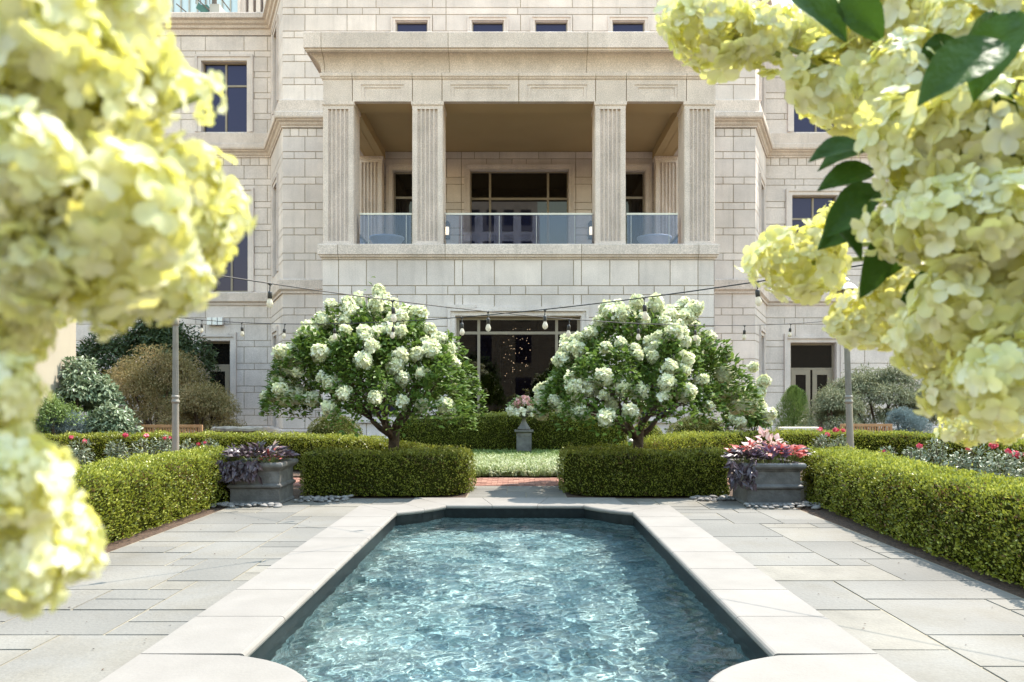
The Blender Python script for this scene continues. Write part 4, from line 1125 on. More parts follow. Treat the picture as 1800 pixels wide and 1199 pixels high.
for px, py in ((1326, 645), (1342, 670), (1312, 690), (1330, 705), (1338, 715), (1345, 740), (1307, 733), (1320, 722), (1300, 742), (1291, 735), (1336, 690), (1322, 683), (1350, 728)):
    x, z = wx(px, d - .3) - wx(1322, d), wz(py, d - .3); white_head(ph_, (x, -.32 + random.uniform(-.1, .1), z), (x * 2, -.6, .3), random.uniform(1.0, 1.35))
m = MB()
for k in range(7): m.tube([(random.uniform(-.1, .1), random.uniform(-.1, .1), .66), (random.uniform(-.2, .2), random.uniform(-.2, .2), 1.0), (random.uniform(-.45, .35), random.uniform(-.3, .3), random.uniform(1.2, 1.5))], [.012, .01, .006], 5)
m.build('stem', BARK, ph_)

# ================================================================== larger shrubs of the borders
def fine_shrub(x, y, rx, ry, h, leaf, label, name, n, lsz, tmpl, droop=-.5, layers=9, group=None, cat='shrub', seed=1, z_low=.1, stems=6, spread=.5, dirup=0.0, core=True):
    """a shrub built of overlapping mounds of leaves carried on stems"""
    r = np.random.default_rng(seed); t = thing(name, label, cat, (x, y, 0), group)
    cs = []
    for k in range(layers):
        a = 2 * PI * r.random(); q = math.sqrt(r.random()) * .72; f = q
        zz_ = h * (.38 + .42 * (1 - q * q) * r.uniform(.8, 1.15) - .12 * r.random() * q)
        cs.append((rx * q * math.cos(a), ry * q * math.sin(a), zz_, spread * r.uniform(.75, 1.2)))
    cs.append((0, 0, h * .70, spread * 1.1))
    for k in range(layers // 2):
        a = 2 * PI * (k + r.random()) / (layers // 2); cs.append((rx * .72 * math.cos(a), ry * .72 * math.sin(a), h * r.uniform(.22, .42), spread * r.uniform(.7, 1.0)))
    Ps, Ds, Ns = [], [], []
    per = n // len(cs)
    for cx, cy, cz, sp in cs:
        d = unit(per); d[:, 2] = np.abs(d[:, 2]) * 1.1 - .28
        sc = (1 - .55 * rng.random(per) ** 2)[:, None]
        q = np.stack([d[:, 0] * rx * sp, d[:, 1] * ry * sp, d[:, 2] * h * sp * .55], 1) * sc * (1 + .12 * np.sin(d[:, 0:1] * 9 + cz * 7) + .1 * np.sin(d[:, 1:2] * 13 + d[:, 2:3] * 8))
        p = q + np.array([cx, cy, cz]); k = (p[:, 2] > z_low * .5) & (p[:, 2] < h * 1.02); p, d = p[k], d[k]
        Ps.append(p); Ns.append(d * .6 + unit(len(p)) * .6 + np.array([0, 0, .8])); Ds.append(d * .8 + unit(len(p)) * .7 + np.array([0, 0, droop + dirup]))
    P = np.vstack(Ps); nn = len(P)
    leaf_mesh('foliage', tmpl, P, np.vstack(Ds), np.vstack(Ns), lsz * rng.uniform(.65, 1.35, nn), leaf, t, np.clip(rng.beta(2, 2, nn) + .12 * np.sin(P[:, 0] * 4 + P[:, 2] * 5), 0, 1))
    m = MB()
    for k in range(stems):
        c = cs[int(r.integers(len(cs)))]; m.tube([(r.normal() * .08, r.normal() * .08, 0), (c[0] * .4, c[1] * .4, c[2] * .45), (c[0] * .8, c[1] * .8, c[2] * .9), (c[0], c[1], c[2])], [.05, .04, .025, .01], 6)
    m.build('stem', BARK, t)
    return t
LACE = T_diamond(.22, .05); OVAL = T_leaf(.45, .1, .25, (.15, .95, .8, .05)); NEED = T_diamond(.16, .03)
g_ = None
fine_shrub(wx(262, 24), 24.6, 1.75, 1.3, 3.25, MAPLE, 'tall tan green laceleaf maple behind the left bench', 'laceleaf_maple', 30000, .10, LACE, -.55, 12, seed=4, spread=.45)
fine_shrub(wx(352, 23), 23.0, 1.25, 1.0, 2.05, MAPLE, 'low spreading tan laceleaf maple in front of the left door', 'laceleaf_maple', 20000, .095, LACE, -.55, 10, seed=9, spread=.5)
fine_shrub(wx(140, 20.2), 20.2, 1.15, .8, 2.62, VIB, 'pale green broadleaf shrub in front of the cream building', 'viburnum_shrub', 6500, .135, OVAL, -.25, 9, seed=12, spread=.42)
fine_shrub(wx(200, 19.6), 19.4, .62, .5, 1.5, VIB, 'low grey green broadleaf shrub between blue spruce and left bench', 'viburnum_shrub', 3200, .12, OVAL, -.25, 7, seed=15, spread=.5)
fine_shrub(wx(98, 18.9), 18.9, .95, .6, 1.32, SPRUCE, 'low blue spruce behind the curved hedge on the left', 'blue_spruce', 15000, .075, NEED, -.05, 10, seed=21, spread=.42, dirup=.3)
fine_shrub(wx(30, 17.2), 18.6, .6, .5, 1.75, GREENB, 'mid green shrub at the foot of the dark window frame', 'green_shrub', 4000, .06, OVAL, .1, 7, seed=22, spread=.5)
fine_shrub(wx(250, 31), 31.2, 2.9, 1.2, 5.3, DARKT, 'dark evergreen filling the gap beside the cream building', 'dark_evergreen', 15000, .16, OVAL, -.2, 12, seed=31, spread=.42, cat='tree')
fine_shrub(wx(1555, 24), 24.3, 1.95, 1.2, 2.85, GMAPLE, 'broad grey green maple behind the right bench', 'laceleaf_maple', 26000, .12, LACE, -.55, 18, seed=41, spread=.33)
fine_shrub(wx(1462, 23), 23.0, .95, .8, 2.0, GMAPLE, 'small arching grey green maple in front of the right door', 'laceleaf_maple', 11000, .10, LACE, -.6, 8, seed=44, spread=.48)
fine_shrub(wx(1632, 20), 21.2, .62, .5, 1.35, SPRUCE, 'blue spruce to the right of the right bench', 'blue_spruce', 11000, .075, NEED, 0, 8, seed=47, spread=.45, dirup=.3)
# upright feathery juniper in a bed
jt = thing('juniper_bush', 'feathery bright green conical juniper before the right door', 'shrub', (wx(1395, 25), 25, 0))
n = 12000; u = rng.random(n); hgt = .05 + u * 1.9; rad = .60 * np.interp(hgt, [0, .3, .9, 1.5, 1.8, 1.95], [.7, 1, .9, .62, .38, .05]); a = rng.uniform(0, 2 * PI, n); q = rad * rng.random(n) ** .4 * (1 + .22 * np.sin(a * 3 + hgt * 5) + .16 * np.sin(a * 7 - hgt * 9))
P = np.stack([q * np.cos(a), q * np.sin(a), hgt], 1)
leaf_mesh('foliage', NEED, P, np.stack([np.cos(a) * .6, np.sin(a) * .6, np.full(n, 1.0)], 1) + unit(n) * .5, np.stack([np.cos(a), np.sin(a), np.full(n, .3)], 1) + unit(n) * .5, .10 * rng.uniform(.6, 1.3, n), JUNI, jt)
m = MB(); m.tube([(0, 0, 0), (0, 0, .8), (.02, 0, 1.8)], [.05, .03, .008], 6); m.build('stem', BARK, jt)

# trees on the other side of the court, seen in the window glass
for i, (x, y, h) in enumerate(((-3.4, -9.5, 5.2), (4.2, -10.5, 6.0))):
    fine_shrub(x, y, 2.0, 1.6, h, DARKT, ('leafy tree across the court mirrored left of the glazed door', 'leafy tree across the court mirrored right of the glazed door')[i], 'court_tree', 6000, .22, OVAL, -.2, 10, seed=60 + i, spread=.42, cat='tree')
# ================================================================== lead planters and their plants
def planter(x0, x1, y0, y1, label):
    cx, cy, hx, hy = (x0 + x1) / 2, (y0 + y1) / 2, (x1 - x0) / 2, (y1 - y0) / 2
    t = thing('lead_planter', label, 'planter', (cx, cy, 0), 'square lead planters on the paving')
    m = MB(); m.sq([(.02, 0), (.025, .02), (.01, .035), (0, .05), (0, .235), (.012, .245), (.032, .262), (.036, .28), (.030, .297), (.010, .31), (0, .32), (-.004, .50), (.006, .515), (-.03, .52)], 0, 0, hx, hy, 0, .5); m.build('body', LEAD, t)
    k = MB(); k.sq([(-.02, .518), (.012, .518), (.022, .535), (.050, .555), (.066, .58), (.066, .61), (.054, .632), (.02, .636), (-.05, .63), (-.055, .56)], 0, 0, hx, hy, 0, .7); k.build('rim', LEAD, t)
    s = MB(); s.face([(-hx, -hy, .575), (hx, -hy, .575), (hx, hy, .575), (-hx, hy, .575)]); s.build('soil', SOIL, t)
    return cx, cy
LPX, LPY = planter(-4.33, -3.60, 11.52, 12.25, 'dark lead planter in tree shade left of the pool end')
RPX, RPY = planter(3.40, 4.19, 11.42, 12.21, 'grey lead planter in the sun right of the pool end')

HEART = T_leaf(.78, .07, .22, (.55, 1.0, .82, .5, .05)); LANCE = T_leaf(.30, .12, .30, (.4, 1, .8, .05)); PALM = T_leaf(.46, .08, .35, (.2, 1, .7, .05))
def clump(name, label, c, rx, ry, h, n, lsz, tmpl, leaf, cat='plant', droop=0.0, up=.7, z=.62, stemcol=STEM, cascade=None, group=None):
    t = thing(name, label, cat, (c[0], c[1], z), group)
    a = rng.uniform(0, 2 * PI, n); q = np.sqrt(rng.random(n)); x, y = rx * q * np.cos(a), ry * q * np.sin(a)
    zz_ = h * (1 - .55 * q * q) * (.45 + .55 * rng.random(n))
    D = np.stack([np.cos(a) * (.35 + q), np.sin(a) * (.35 + q), np.full(n, up)], 1) + unit(n) * .45
    P = np.stack([x, y, zz_], 1)
    if cascade:
        nc, side, drop = cascade
        sx = rng.uniform(side[0], side[1], nc); sy = rng.uniform(side[2], side[3], nc); dz = -rng.random(nc) ** 1.1 * drop + .06
        P = np.vstack([P, np.stack([sx, sy, dz], 1)]); D = np.vstack([D, np.stack([rng.normal(size=nc) * .5, -.4 + rng.normal(size=nc) * .3, -.7 + rng.normal(size=nc) * .3], 1)])
    nn = len(P); N_ = np.array([0, -.25, 1.0]) + unit(nn) * .5
    if cascade: N_[n:] = np.array([0, -1.0, .5]) + unit(nn - n) * .5
    leaf_mesh('foliage', tmpl, P, D, N_, lsz * rng.uniform(.7, 1.3, nn), leaf, t)
    m = MB()
    for i in rng.integers(0, n, min(n, 40)): m.tube([(P[i, 0] * .3, P[i, 1] * .3, -.05), (P[i, 0] * .8, P[i, 1] * .8, P[i, 2] * .6), tuple(P[i])], .004, 4)
    m.build('stem', stemcol, t)
    return t
# left planter
clump('sweet_potato_vine', 'dark purple leaved vine spilling over the left lead planter', (LPX - .03, LPY - .12), .50, .42, .26, 330, .115, PALM, VINE, cascade=(190, (-.46, .12, -.36, -.31), .26))
clump('caladium_plant', 'pink caladium leaves at the right of the left planter', (LPX + .18, LPY - .12), .16, .14, .30, 22, .10, HEART, CALP, up=.7)
clump('salvia_plant', 'lilac flower spike at the left edge of the left planter', (LPX - .42, LPY - .1), .06, .06, .28, 26, .06, LANCE, PURP, up=1.3)
clump('begonia_plant', 'red bedding blooms in the middle of the left planter', (LPX + .22, LPY - .3), .14, .08, .20, 16, .07, HEART, CALR, up=.8)
# right planter
clump('sweet_potato_vine', 'dark purple leaved vine hanging from the left corner of the right planter', (RPX - .34, RPY - .20), .28, .26, .20, 170, .115, PALM, VINE, cascade=(110, (-.34, .05, -.30, -.22), .34))
clump('caladium_plant', 'red caladium leaves on the right of the right planter', (RPX + .24, RPY - .15), .26, .22, .32, 60, .115, HEART, CALR, up=.55)
clump('caladium_plant', 'red and pink caladium leaves on the left of the right planter', (RPX - .32, RPY + .0), .22, .2, .34, 46, .11, HEART, CALR, up=.6)
clump('caladium_plant', 'tall pale pink caladium leaves in the middle of the right planter', (RPX + .03, RPY + .12), .30, .2, .46, 64, .115, HEART, CALP, up=.8)
clump('purple_heart_plant', 'purple pointed leaves in the middle of the right planter', (RPX - .0, RPY - .26), .30, .14, .26, 90, .115, LANCE, PURP, up=.8)
clump('dusty_vine', 'grey purple leaves at the right end of the right planter', (RPX + .46, RPY + .1), .16, .24, .30, 80, .11, PALM, VINE, up=.5)

# pedestal urn and its flowers
ud = 20.6; ux = wx(921, ud); sc = ud / F
def uz(py): return wz(py, ud)
ur = thing('pedestal_urn', 'grey stone urn on a square pedestal before the tall hedge', 'urn', (ux, ud, 0))
m = MB(); hw_ = 13.2 * sc; ztop = uz(757)
m.sq([(.05, 0), (.05, .10), (0, .14), (0, ztop - .05), (.02, ztop - .04), (.05, ztop - .02), (.05, ztop + .02), (-.05, ztop + .02)], 0, 0, hw_, hw_, 0, .5)
for s in (-1, 1): m.box(s * (hw_ - .035) - .015, s * (hw_ - .035) + .015, -hw_ - .012, -hw_ + .01, .2, ztop - .1, .6)
m.box(-hw_ + .05, hw_ - .05, -hw_ - .012, -hw_ + .01, ztop - .13, ztop - .1, .6); m.box(-hw_ + .05, hw_ - .05, -hw_ - .012, -hw_ + .01, .2, .23, .6)
m.build('pedestal', LEAD, ur)
m = MB(); z0 = ztop + .02; zr = uz(724); H_ = zr - z0
m.lathe([(11 * sc, 0), (11.2 * sc, .05), (9.5 * sc, .08), (6 * sc, .16), (3.6 * sc, .24), (3.2 * sc, .30), (4.5 * sc, .33), (10 * sc, .36), (15 * sc, .41), (18 * sc, .46), (19 * sc, H_ - .03), (20.5 * sc, H_), (20 * sc, H_ + .02), (17 * sc, H_ - .01)], (0, 0, z0), 28); m.build('bowl', LEAD, ur, True)
uf = clump('begonia_plant', 'white and pink bedding flowers heaped in the pedestal urn', (ux, ud), .44, .36, .46, 420, .085, OVAL, GREENB, z=zr - .04)
def blooms(parent, m_, n, rx, ry, z0_, z1_, sz, name='bloom', cone=True, front=True):
    o0 = None
    for i in range(n):
        a = random.uniform(PI, 2 * PI) if front else random.uniform(0, 2 * PI); q = math.sqrt(random.uniform(.1, 1)); z = random.uniform(z0_, z1_)
        f = 1 - (.75 * (z - z0_) / (z1_ - z0_ + 1e-6) if cone else 0)
        p = (rx * q * f * math.cos(a), ry * q * f * math.sin(a), z)
        if o0 is None:
            o = o0 = headmesh(name, sz * .45, sz * .4, 9, sz * .55, TP_FAR, m_, random.randrange(999), parent)
        else: o = o0.copy(); COL.objects.link(o)
        o.location = p; s_ = random.uniform(.75, 1.25); o.scale = (s_, s_, s_); o.rotation_euler = (random.uniform(0, 1.2), random.uniform(-.6, .6), random.uniform(0, 6))
blooms(uf, WBLOOM, 52, .46, .40, -.02, .17, .085, 'white_bloom', False)
blooms(uf, PINK, 30, .44, .36, .16, .43, .085, 'pink_bloom')

# ================================================================== roses behind the side hedges
def rose(x, y, h, w, label, n=420, nb=3, lit=ROSEL):
    t = thing('rose_bush', label, 'rose bush', (x, y, 0), 'rose bushes between the hedges')
    d = unit(n); P = d * np.array([w, w * .8, h * .36]) * (rng.random(n) ** .45)[:, None] + np.array([0, 0, h * .62])
    leaf_mesh('foliage', OVAL, P, d + unit(n) * .8, d * .4 + unit(n) * .6 + np.array([0, 0, .8]), .062 * rng.uniform(.7, 1.3, n), lit, t)
    m = MB()
    for k in range(6): m.tube([(random.uniform(-.05, .05), random.uniform(-.05, .05), 0), (random.uniform(-w, w) * .5, random.uniform(-w, w) * .5, h * .5), (random.uniform(-w, w) * .8, random.uniform(-w, w) * .6, h * .9)], [.008, .006, .004], 4)
    m.build('stem', BARK, t)
    o0 = None
    for i in range(nb):
        p = (random.uniform(-w, w) * .8, random.uniform(-w, .2) * .8, h * random.uniform(.85, 1.12))
        if o0 is None: o = o0 = headmesh('bloom', .03, .028, 10, .045, TP_FAR, ROSER, random.randrange(999), t)
        else: o = o0.copy(); COL.objects.link(o)
        o.location = p; s_ = random.uniform(.6, 1.15); o.scale = (s_, s_, s_ * .8); o.rotation_euler = (random.uniform(-.5, .5), random.uniform(-.5, .5), random.uniform(0, 6))
rl = [(140, 15.0, .82, .26, 2), (205, 15.4, .78, .22, 1), (252, 15.6, .80, .25, 1), (288, 15.8, .86, .24, 2), (330, 15.4, .78, .2, 1), (370, 16.0, .76, .2, 1)]
tl = ['rose bush with crimson blooms farthest left in the left bed', 'low rose bush with one bloom in the left bed', 'pale leaved rose bush before the left bench', 'rose bush with red blooms just left of the left lamp post', 'rose bush just right of the left lamp post', 'rose bush behind the left lead planter']
for (px, d, h, w, nb), lb in zip(rl, tl): rose(wx(px, d), d, h, w, lb, 380, nb)
rl = [(1445, 15.4, .90, .2, 2), (1478, 15.2, .88, .22, 2), (1560, 13.6, .76, .16, 1), (1605, 12.8, .80, .20, 1), (1645, 13.0, .95, .22, 0), (1690, 11.8, .80, .22, 1), (1722, 11.6, .90, .26, 0), (1762, 11.0, .90, .30, 2), (1800, 10.6, .92, .28, 3)]
tl = ['rose bush behind the right lead planter', 'rose bush just left of the right lamp post', 'small rose bush with red bloom right of the right lamp post', 'rose bush with a scarlet bloom at the back edge of the right hedge', 'taller rose bush with reddish young leaves in the right bed', 'rose bush with one magenta bloom in the right bed', 'pale leaved rose bush in the right bed', 'rose bush with magenta blooms near the right picture edge', 'rose bush with red blooms cut by the right picture edge']
for (px, d, h, w, nb), lb in zip(rl, tl): rose(wx(px, d), d, h, w, lb, 420, nb)

# ================================================================== lamp posts
def lamp_post(x, y, lean, label, side):
    t = thing('lamp_post', label, 'lamp post', (x, y, 0), 'grey lamp posts in the side beds'); t.rotation_euler = (0, lean, 0)
    m = MB(); fl = []
    m.lathe([(.11, 0), (.11, .12), (.075, .16), (.066, .22), (.062, 1.52)], (0, 0, 0), 16)
    n = 20; rows = []
    for z, r in ((1.62, .060), (3.02, .050)):
        rows.append([((r if j % 2 else r * .86) * math.cos(2 * PI * j / (2 * n)), (r if j % 2 else r * .86) * math.sin(2 * PI * j / (2 * n)), z) for j in range(2 * n)])
    m.grid(rows, True, .6, 0, True, True); m.build('post', POST, t)
    c = MB(); c.lathe([(.062, 1.50), (.075, 1.52), (.078, 1.545), (.066, 1.56), (.062, 1.60), (.072, 1.615), (.072, 1.64), (.058, 1.655)], (0, 0, 0), 16); c.build('collar', POST, t, True)
    c = MB(); c.lathe([(.050, 3.0), (.066, 3.02), (.066, 3.11), (.055, 3.14), (.035, 3.16), (.03, 3.22), (.05, 3.25), (.085, 3.27), (.085, 3.29)], (0, 0, 0), 16); c.build('cap', POST, t, True)
    l = MB(); zb, zt = 3.29, 3.68
    for k in range(6):
        a = PI / 3 * k; l.tube([(.085 * math.cos(a), .085 * math.sin(a), zb), (.19 * math.cos(a), .19 * math.sin(a), zt)], .010, 5)
    lan = l.build('lantern', POST, t)
    g = MB(); g.lathe([(.080, zb + .01), (.180, zt - .01)], (0, 0, 0), 6); g.build('pane', LAMPG, lan)
    r_ = MB(); r_.lathe([(.235, zt - .005), (.24, zt + .012), (.17, zt + .10), (.075, zt + .155), (.075, zt + .17), (.10, zt + .18), (.09, zt + .2), (.04, zt + .24), (.02, zt + .26), (.028, zt + .28), (.006, zt + .34)], (0, 0, 0), 12); r_.build('lantern_roof', STEEL, lan)
    return t
LX, LY = wx(308.5, 14.8), 14.8; RX, RY = wx(1497, 14.8), 14.8
lamp_post(LX, LY, 0, 'grey fluted lamp post in the left rose bed', -1); lamp_post(RX, RY, -.035, 'slightly leaning grey lamp post in the right rose bed', 1)
lamp_post(-7.1, 3.5, 0, 'grey lamp post near the camera outside the left of the view', -1).location = (-7.1, 3.5, 0)
lamp_post(7.0, 3.5, 0, 'grey lamp post near the camera outside the right of the view', 1)

# ================================================================== string lights
bulb_me = sock_me = None
def string_lights(A, B, sag, ts, label):
    global bulb_me, sock_me
    t = thing('string_lights', label, 'string lights', (0, 0, 0), 'strings of bulbs hung across the garden')
    A, B = Vector(A), Vector(B); f = lambda u: A.lerp(B, u) - Vector((0, 0, sag * 4 * u * (1 - u)))
    m = MB(); m.tube([f(i / 60) for i in range(61)], .0065, 6); m.build('cord', CORD, t)
    for u in ts:
        p = f(u)
        if sock_me is None:
            s = MB(); s.tube([(-.03, 0, .004), (0, 0, -.02), (.0, 0, -.03)], .010, 6); s.tube([(.03, 0, .004), (0, 0, -.02)], .009, 6); s.tube([(0, 0, -.02), (.004, 0, -.07), (0, 0, -.10)], .007, 6)
            s.lathe([(.012, -.085), (.024, -.095), (.027, -.115), (.027, -.165), (.024, -.17)], (0, 0, 0), 12); o = s.build('socket', SOCK, t, True); sock_me = o.data
            b = MB(); b.lathe([(.018, -.168), (.024, -.185), (.036, -.215), (.038, -.235), (.032, -.258), (.018, -.272), (.004, -.277)], (0, 0, 0), 14); bo = b.build('bulb', BULB, o, True); bulb_me = bo.data
        else:
            o = link('socket', sock_me, [], t); link('bulb', bulb_me, [], o)
        o.location = p; o.rotation_euler = (random.uniform(-.1, .1), random.uniform(-.1, .1), random.uniform(0, 6)); o.scale = (.86, .86, .86)
def t1(px, A, B):     # where along the string a bulb shows at that place of the picture
    lo, hi = 0.0, 1.0
    for _ in range(50):
        u = (lo + hi) / 2; x = A[0] + (B[0] - A[0]) * u; y = A[1] + (B[1] - A[1]) * u; q = CX + x * F / y
        if (q < px) == (B[0] > A[0]): lo = u
        else: hi = u
    return u
A1, B1 = (-7.1, 3.5, 3.30), (RX - .12, RY, 3.12); A2, B2 = (7.0, 3.5, 3.30), (LX, LY, 3.16)
u0 = [t1(p, A1, B1) for p in (475, 690, 858, 1001, 1122, 1222, 1309, 1390, 1456)]
string_lights(A1, B1, .575, [u0[0] - .135] + u0, 'string of bulbs running from upper left down to the right lamp post')
u0 = [t1(p, A2, B2) for p in (1330, 1132, 958, 812, 692, 588, 501, 425, 355)]
string_lights(A2, B2, .585, u0, 'string of bulbs running from upper right down to the left lamp post')

# ================================================================== benches and small things
def bench(px0, px1, d, label):
    x0, x1 = wx(px0, d), wx(px1, d); cx = (x0 + x1) / 2; w = x1 - x0
    t = thing('garden_bench', label, 'bench', (cx, d, 0), 'teak benches behind the curved hedges')
    b = MB(); b.box(-w / 2, w / 2, -.025, .025, .84, .91, .6); b.box(-w / 2 + .06, w / 2 - .06, -.02, .02, .50, .55, .5)
    n = int(w / .075)
    for i in range(n):
        x = -w / 2 + .10 + (w - .2) * i / (n - 1); b.box(x - .016, x + .016, -.014, .014, .55, .84, random.random())
    b.build('backrest', TEAK, t)
    s = MB()
    for i in range(6): s.box(-w / 2 + .03, w / 2 - .03, .06 + i * .075, .12 + i * .075, .42, .445, random.random())
    s.build('seat', TEAK, t)
    for sx in (-1, 1):
        for a, b_, zt in ((-.03, .03, .84), (.46, .52, .62)):
            l = MB(); l.box(sx * (w / 2 - .03) - .03, sx * (w / 2 - .03) + .03, a, b_, 0, zt - .002, .4); l.build('leg', TEAK, t)
        l = MB(); l.box(sx * (w / 2 - .03) - .035, sx * (w / 2 - .03) + .035, .032, .56, .622, .65, .6); l.build('armrest', TEAK, t)
bench(248, 356, 19.9, 'teak slatted bench behind the hedge by the left lamp post')
bench(1477, 1568, 20.6, 'teak slatted bench behind the hedge by the right lamp post')
# stone tables
d = 20.6; t = thing('stone_table', 'rustic dark stone table left of the left hydrangea tree', 'stone table', (wx(416, d), d, 0))
m = MB(); rows = []
for z, k in ((.70, .90), (.735, 1.0), (.80, 1.0), (.83, .93)):
    rows.append([(.66 * k * math.cos(2 * PI * j / 22) * (1 + .06 * math.sin(j * 2.3)) , .4 * k * math.sin(2 * PI * j / 22), z + .012 * math.sin(j * 1.9)) for j in range(22)])
m.grid(rows, True, .5, 0, True, True); m.build('tabletop', ROUGHST, t)
for x in (-.42, -.08, .30):
    l = MB(); l.sq([(0, 0), (.02, .2), (-.01, .45), (.01, .72)], x, 0, .14, .2, 0, random.random()); l.build('leg', ROUGHST, t)
d = 21.6; t = thing('stone_slab_bench', 'low pale stone slab bench before the right juniper', 'stone bench', (wx(1406, d), d, 0))
m = MB(); m.sq([(-.02, .70), (0, .71), (0, .77), (-.015, .785)], 0, 0, .55, .22, 0, .5); m.build('seat', PALEST, t)
for x in (-.36, .36):
    l = MB(); l.sq([(0, 0), (0, .705)], x, 0, .09, .16, 0, .4); l.build('leg', PALEST, t)
# pale block beside the right planter and a path light by the right tree
t = thing('stone_block', 'small tan stone block between right planter and right hedge', 'stone block', (4.42, 12.1, 0))
m = MB(); m.sq([(-.01, 0), (0, .01), (0, .27), (-.01, .28)], 0, 0, .14, .14, 0, .5); m.build('block', PALEST, t)
d = 15.2; t = thing('path_light', 'small white mushroom path light beside the right tree trunk', 'path light', (wx(1110, d), d, 0))
m = MB(); m.lathe([(.012, 0), (.012, .72)], (0, 0, 0), 8); m.build('stake', POST, t)
m = MB(); m.lathe([(.015, .70), (.075, .735), (.06, .77), (.01, .80)], (0, 0, 0), 14); m.build('lamp_shade', WHITEM, t, True)
# ================================================================== the two hydrangeas close to the camera
def petal(w=.90):
    prof = (.18, .72, 1.0, .96, .50); V = []; n = len(prof)
    for i, p in enumerate(prof):
        y = i / (n - 1)
        for sx in (-1, -.4, .4, 1): V.append((sx * w / 2 * p, y, .10 * sx * sx * p + .05 * math.sin(PI * y) - .08 * y * y + .015 * math.sin(5 * sx + 6 * y)))
    Fq = [[4 * i + j, 4 * i + j + 1, 4 * i + j + 5, 4 * i + j + 4] for i in range(n - 1) for j in range(3)]
    return np.array(V, float), np.array(Fq)
TPET = petal()
near_heads = [headmesh('flower_head', .072, .086, 125, .0185, TPET, FPETAL, 70 + i, None, .30, .42) for i in range(5)]
sparse = headmesh('flower_head', .045, .05, 9, .0205, TPET, FPETAL, 91, None, .1, .2)
nh_used = [False] * 5
def near_head(parent, p, d, s):
    k = random.randrange(5)
    if not nh_used[k]: o = near_heads[k]; nh_used[k] = True
    else: o = near_heads[k].copy(); COL.objects.link(o)
    o.parent = parent; o.location = Vector(p) - parent.location; o.scale = (s, s, s)
    o.rotation_mode = 'QUATERNION'; o.rotation_quaternion = Vector(d).to_track_quat('Z', 'Y') @ Matrix.Rotation(random.uniform(0, 6), 4, 'Z').to_quaternion()
def at(px, py, d): return Vector((wx(px, d), d, wz(py, d)))
def big_template(w=.55, rows=27, cols=(-1, -.75, -.5, -.25, 0, .25, .5, .75, 1)):
    V = []
    for i in range(rows):
        y = i / (rows - 1); p = np.interp(y, [0, .06, .22, .42, .6, .8, .93, 1], [.10, .45, .86, 1.0, .93, .60, .24, .02]) * (1 + .03 * (i % 2))
        for c in cols:
            rib = .016 * abs(((y - .28 * abs(c)) * 8) % 1 - .5) * (1 - abs(c)) ** .3
            V.append((c * w / 2 * p, y, .12 * abs(c) ** 1.3 * p - .20 * y * y + rib + .015 * math.sin(7 * y + 4 * c)))
    n = len(cols)
    return np.array(V, float), np.array([[n * i + j, n * i + j + 1, n * (i + 1) + j + 1, n * (i + 1) + j] for i in range(rows - 1) for j in range(n - 1)])
TBIG = big_template()
def big_leaf(parent, p, d, nrm, s, droop=1.0):
    V, Fc, nf = cards(TBIG, np.array([Vector(p) - parent.location]), np.array([d], float), np.array([nrm], float), np.array([s]))
    finish('leaf', V, [Fc], [BIGL], parent, np.full(nf, random.uniform(.1, .9)), None, True)

def bush(label, root, heads, leaves, trunk):
    t = thing('hydrangea_bush', label, 'hydrangea', root, 'hydrangeas framing the view close up')
    m = MB(); R0 = Vector((0, 0, 0)); J = Vector(trunk) - t.location
    for k in range(5):
        j = J + Vector((random.uniform(-.12, .12), random.uniform(-.1, .1), random.uniform(-.15, .15)))
        m.tube([R0 + Vector((random.uniform(-.08, .08), random.uniform(-.08, .08), 0)), J * .5 + Vector((random.uniform(-.1, .1), random.uniform(-.1, .1), 0)), j], [.016, .013, .010], 6)
    for (px, py, d, r) in heads:
        p = at(px, py, d); rad = r * d / F
        l = p - t.location; e = l - (l - J).normalized() * rad * .3
        m.tube([J, J.lerp(e, .5) + Vector((0, 0, .05)), e], [.007, .005, .0035], 5)
        dv = (l - J).normalized() + Vector((random.uniform(-.5, .5), random.uniform(-.5, .3), random.uniform(-.5, .4)))
        near_head(t, p, dv, rad / .078)
    if root[0] < 0:
        for i, (px, py, d, r) in enumerate(((358, 168, .48, 38), (408, 392, .49, 36))):
            o = sparse if i == 0 else sparse.copy()
            if i: COL.objects.link(o)
            p = at(px, py, d); o.parent = t; o.location = p - t.location; k = r * d / F / .05; o.scale = (k, k, k); o.rotation_euler = (.4 + i, .5, i)
            m.tube([p - t.location, p - t.location + Vector((-.05, .02, -.01))], .002, 4)
    m.build('stem', STEM, t)
    for (px, py, d, dx, dy, dz, nx, ny, nz, s) in leaves: big_leaf(t, at(px, py, d), (dx, dy, dz), (nx, ny, nz), s)
    return t
LH = [(170, 45, .62, 138), (30, 60, .56, 150), (238, 8, .72, 54), (222, 155, .66, 98), (338, 150, .74, 30), (300, 505, .68, 66), (200, 530, .66, 60), (120, 190, .60, 140), (308, 325, .68, 96), (180, 400, .58, 165), (40, 330, .55, 140),
      (350, 428, .70, 66), (262, 480, .66, 92), (52, 470, .56, 106), (22, 585, .62, 72), (92, 540, .86, 42), (-12, 690, .56, 84), (25, 850, .55, 110), (98, 948, .60, 88), (20, 985, .56, 100), (355, 375, .74, 80), (150, 290, .7, 110), (-60, 200, .6, 150), (-60, 800, .6, 120)]
LL = [(140, 250, .62, .5, -.1, -.3, -.2, -.5, .9, .06)]
LH = [(a, b, c * .72, e) for a, b, c, e in LH]
bush('huge pale flowered hydrangea blurred along the left side of the view', (-1.35, .75, 0), LH, LL, (-.80, .62, 1.55))
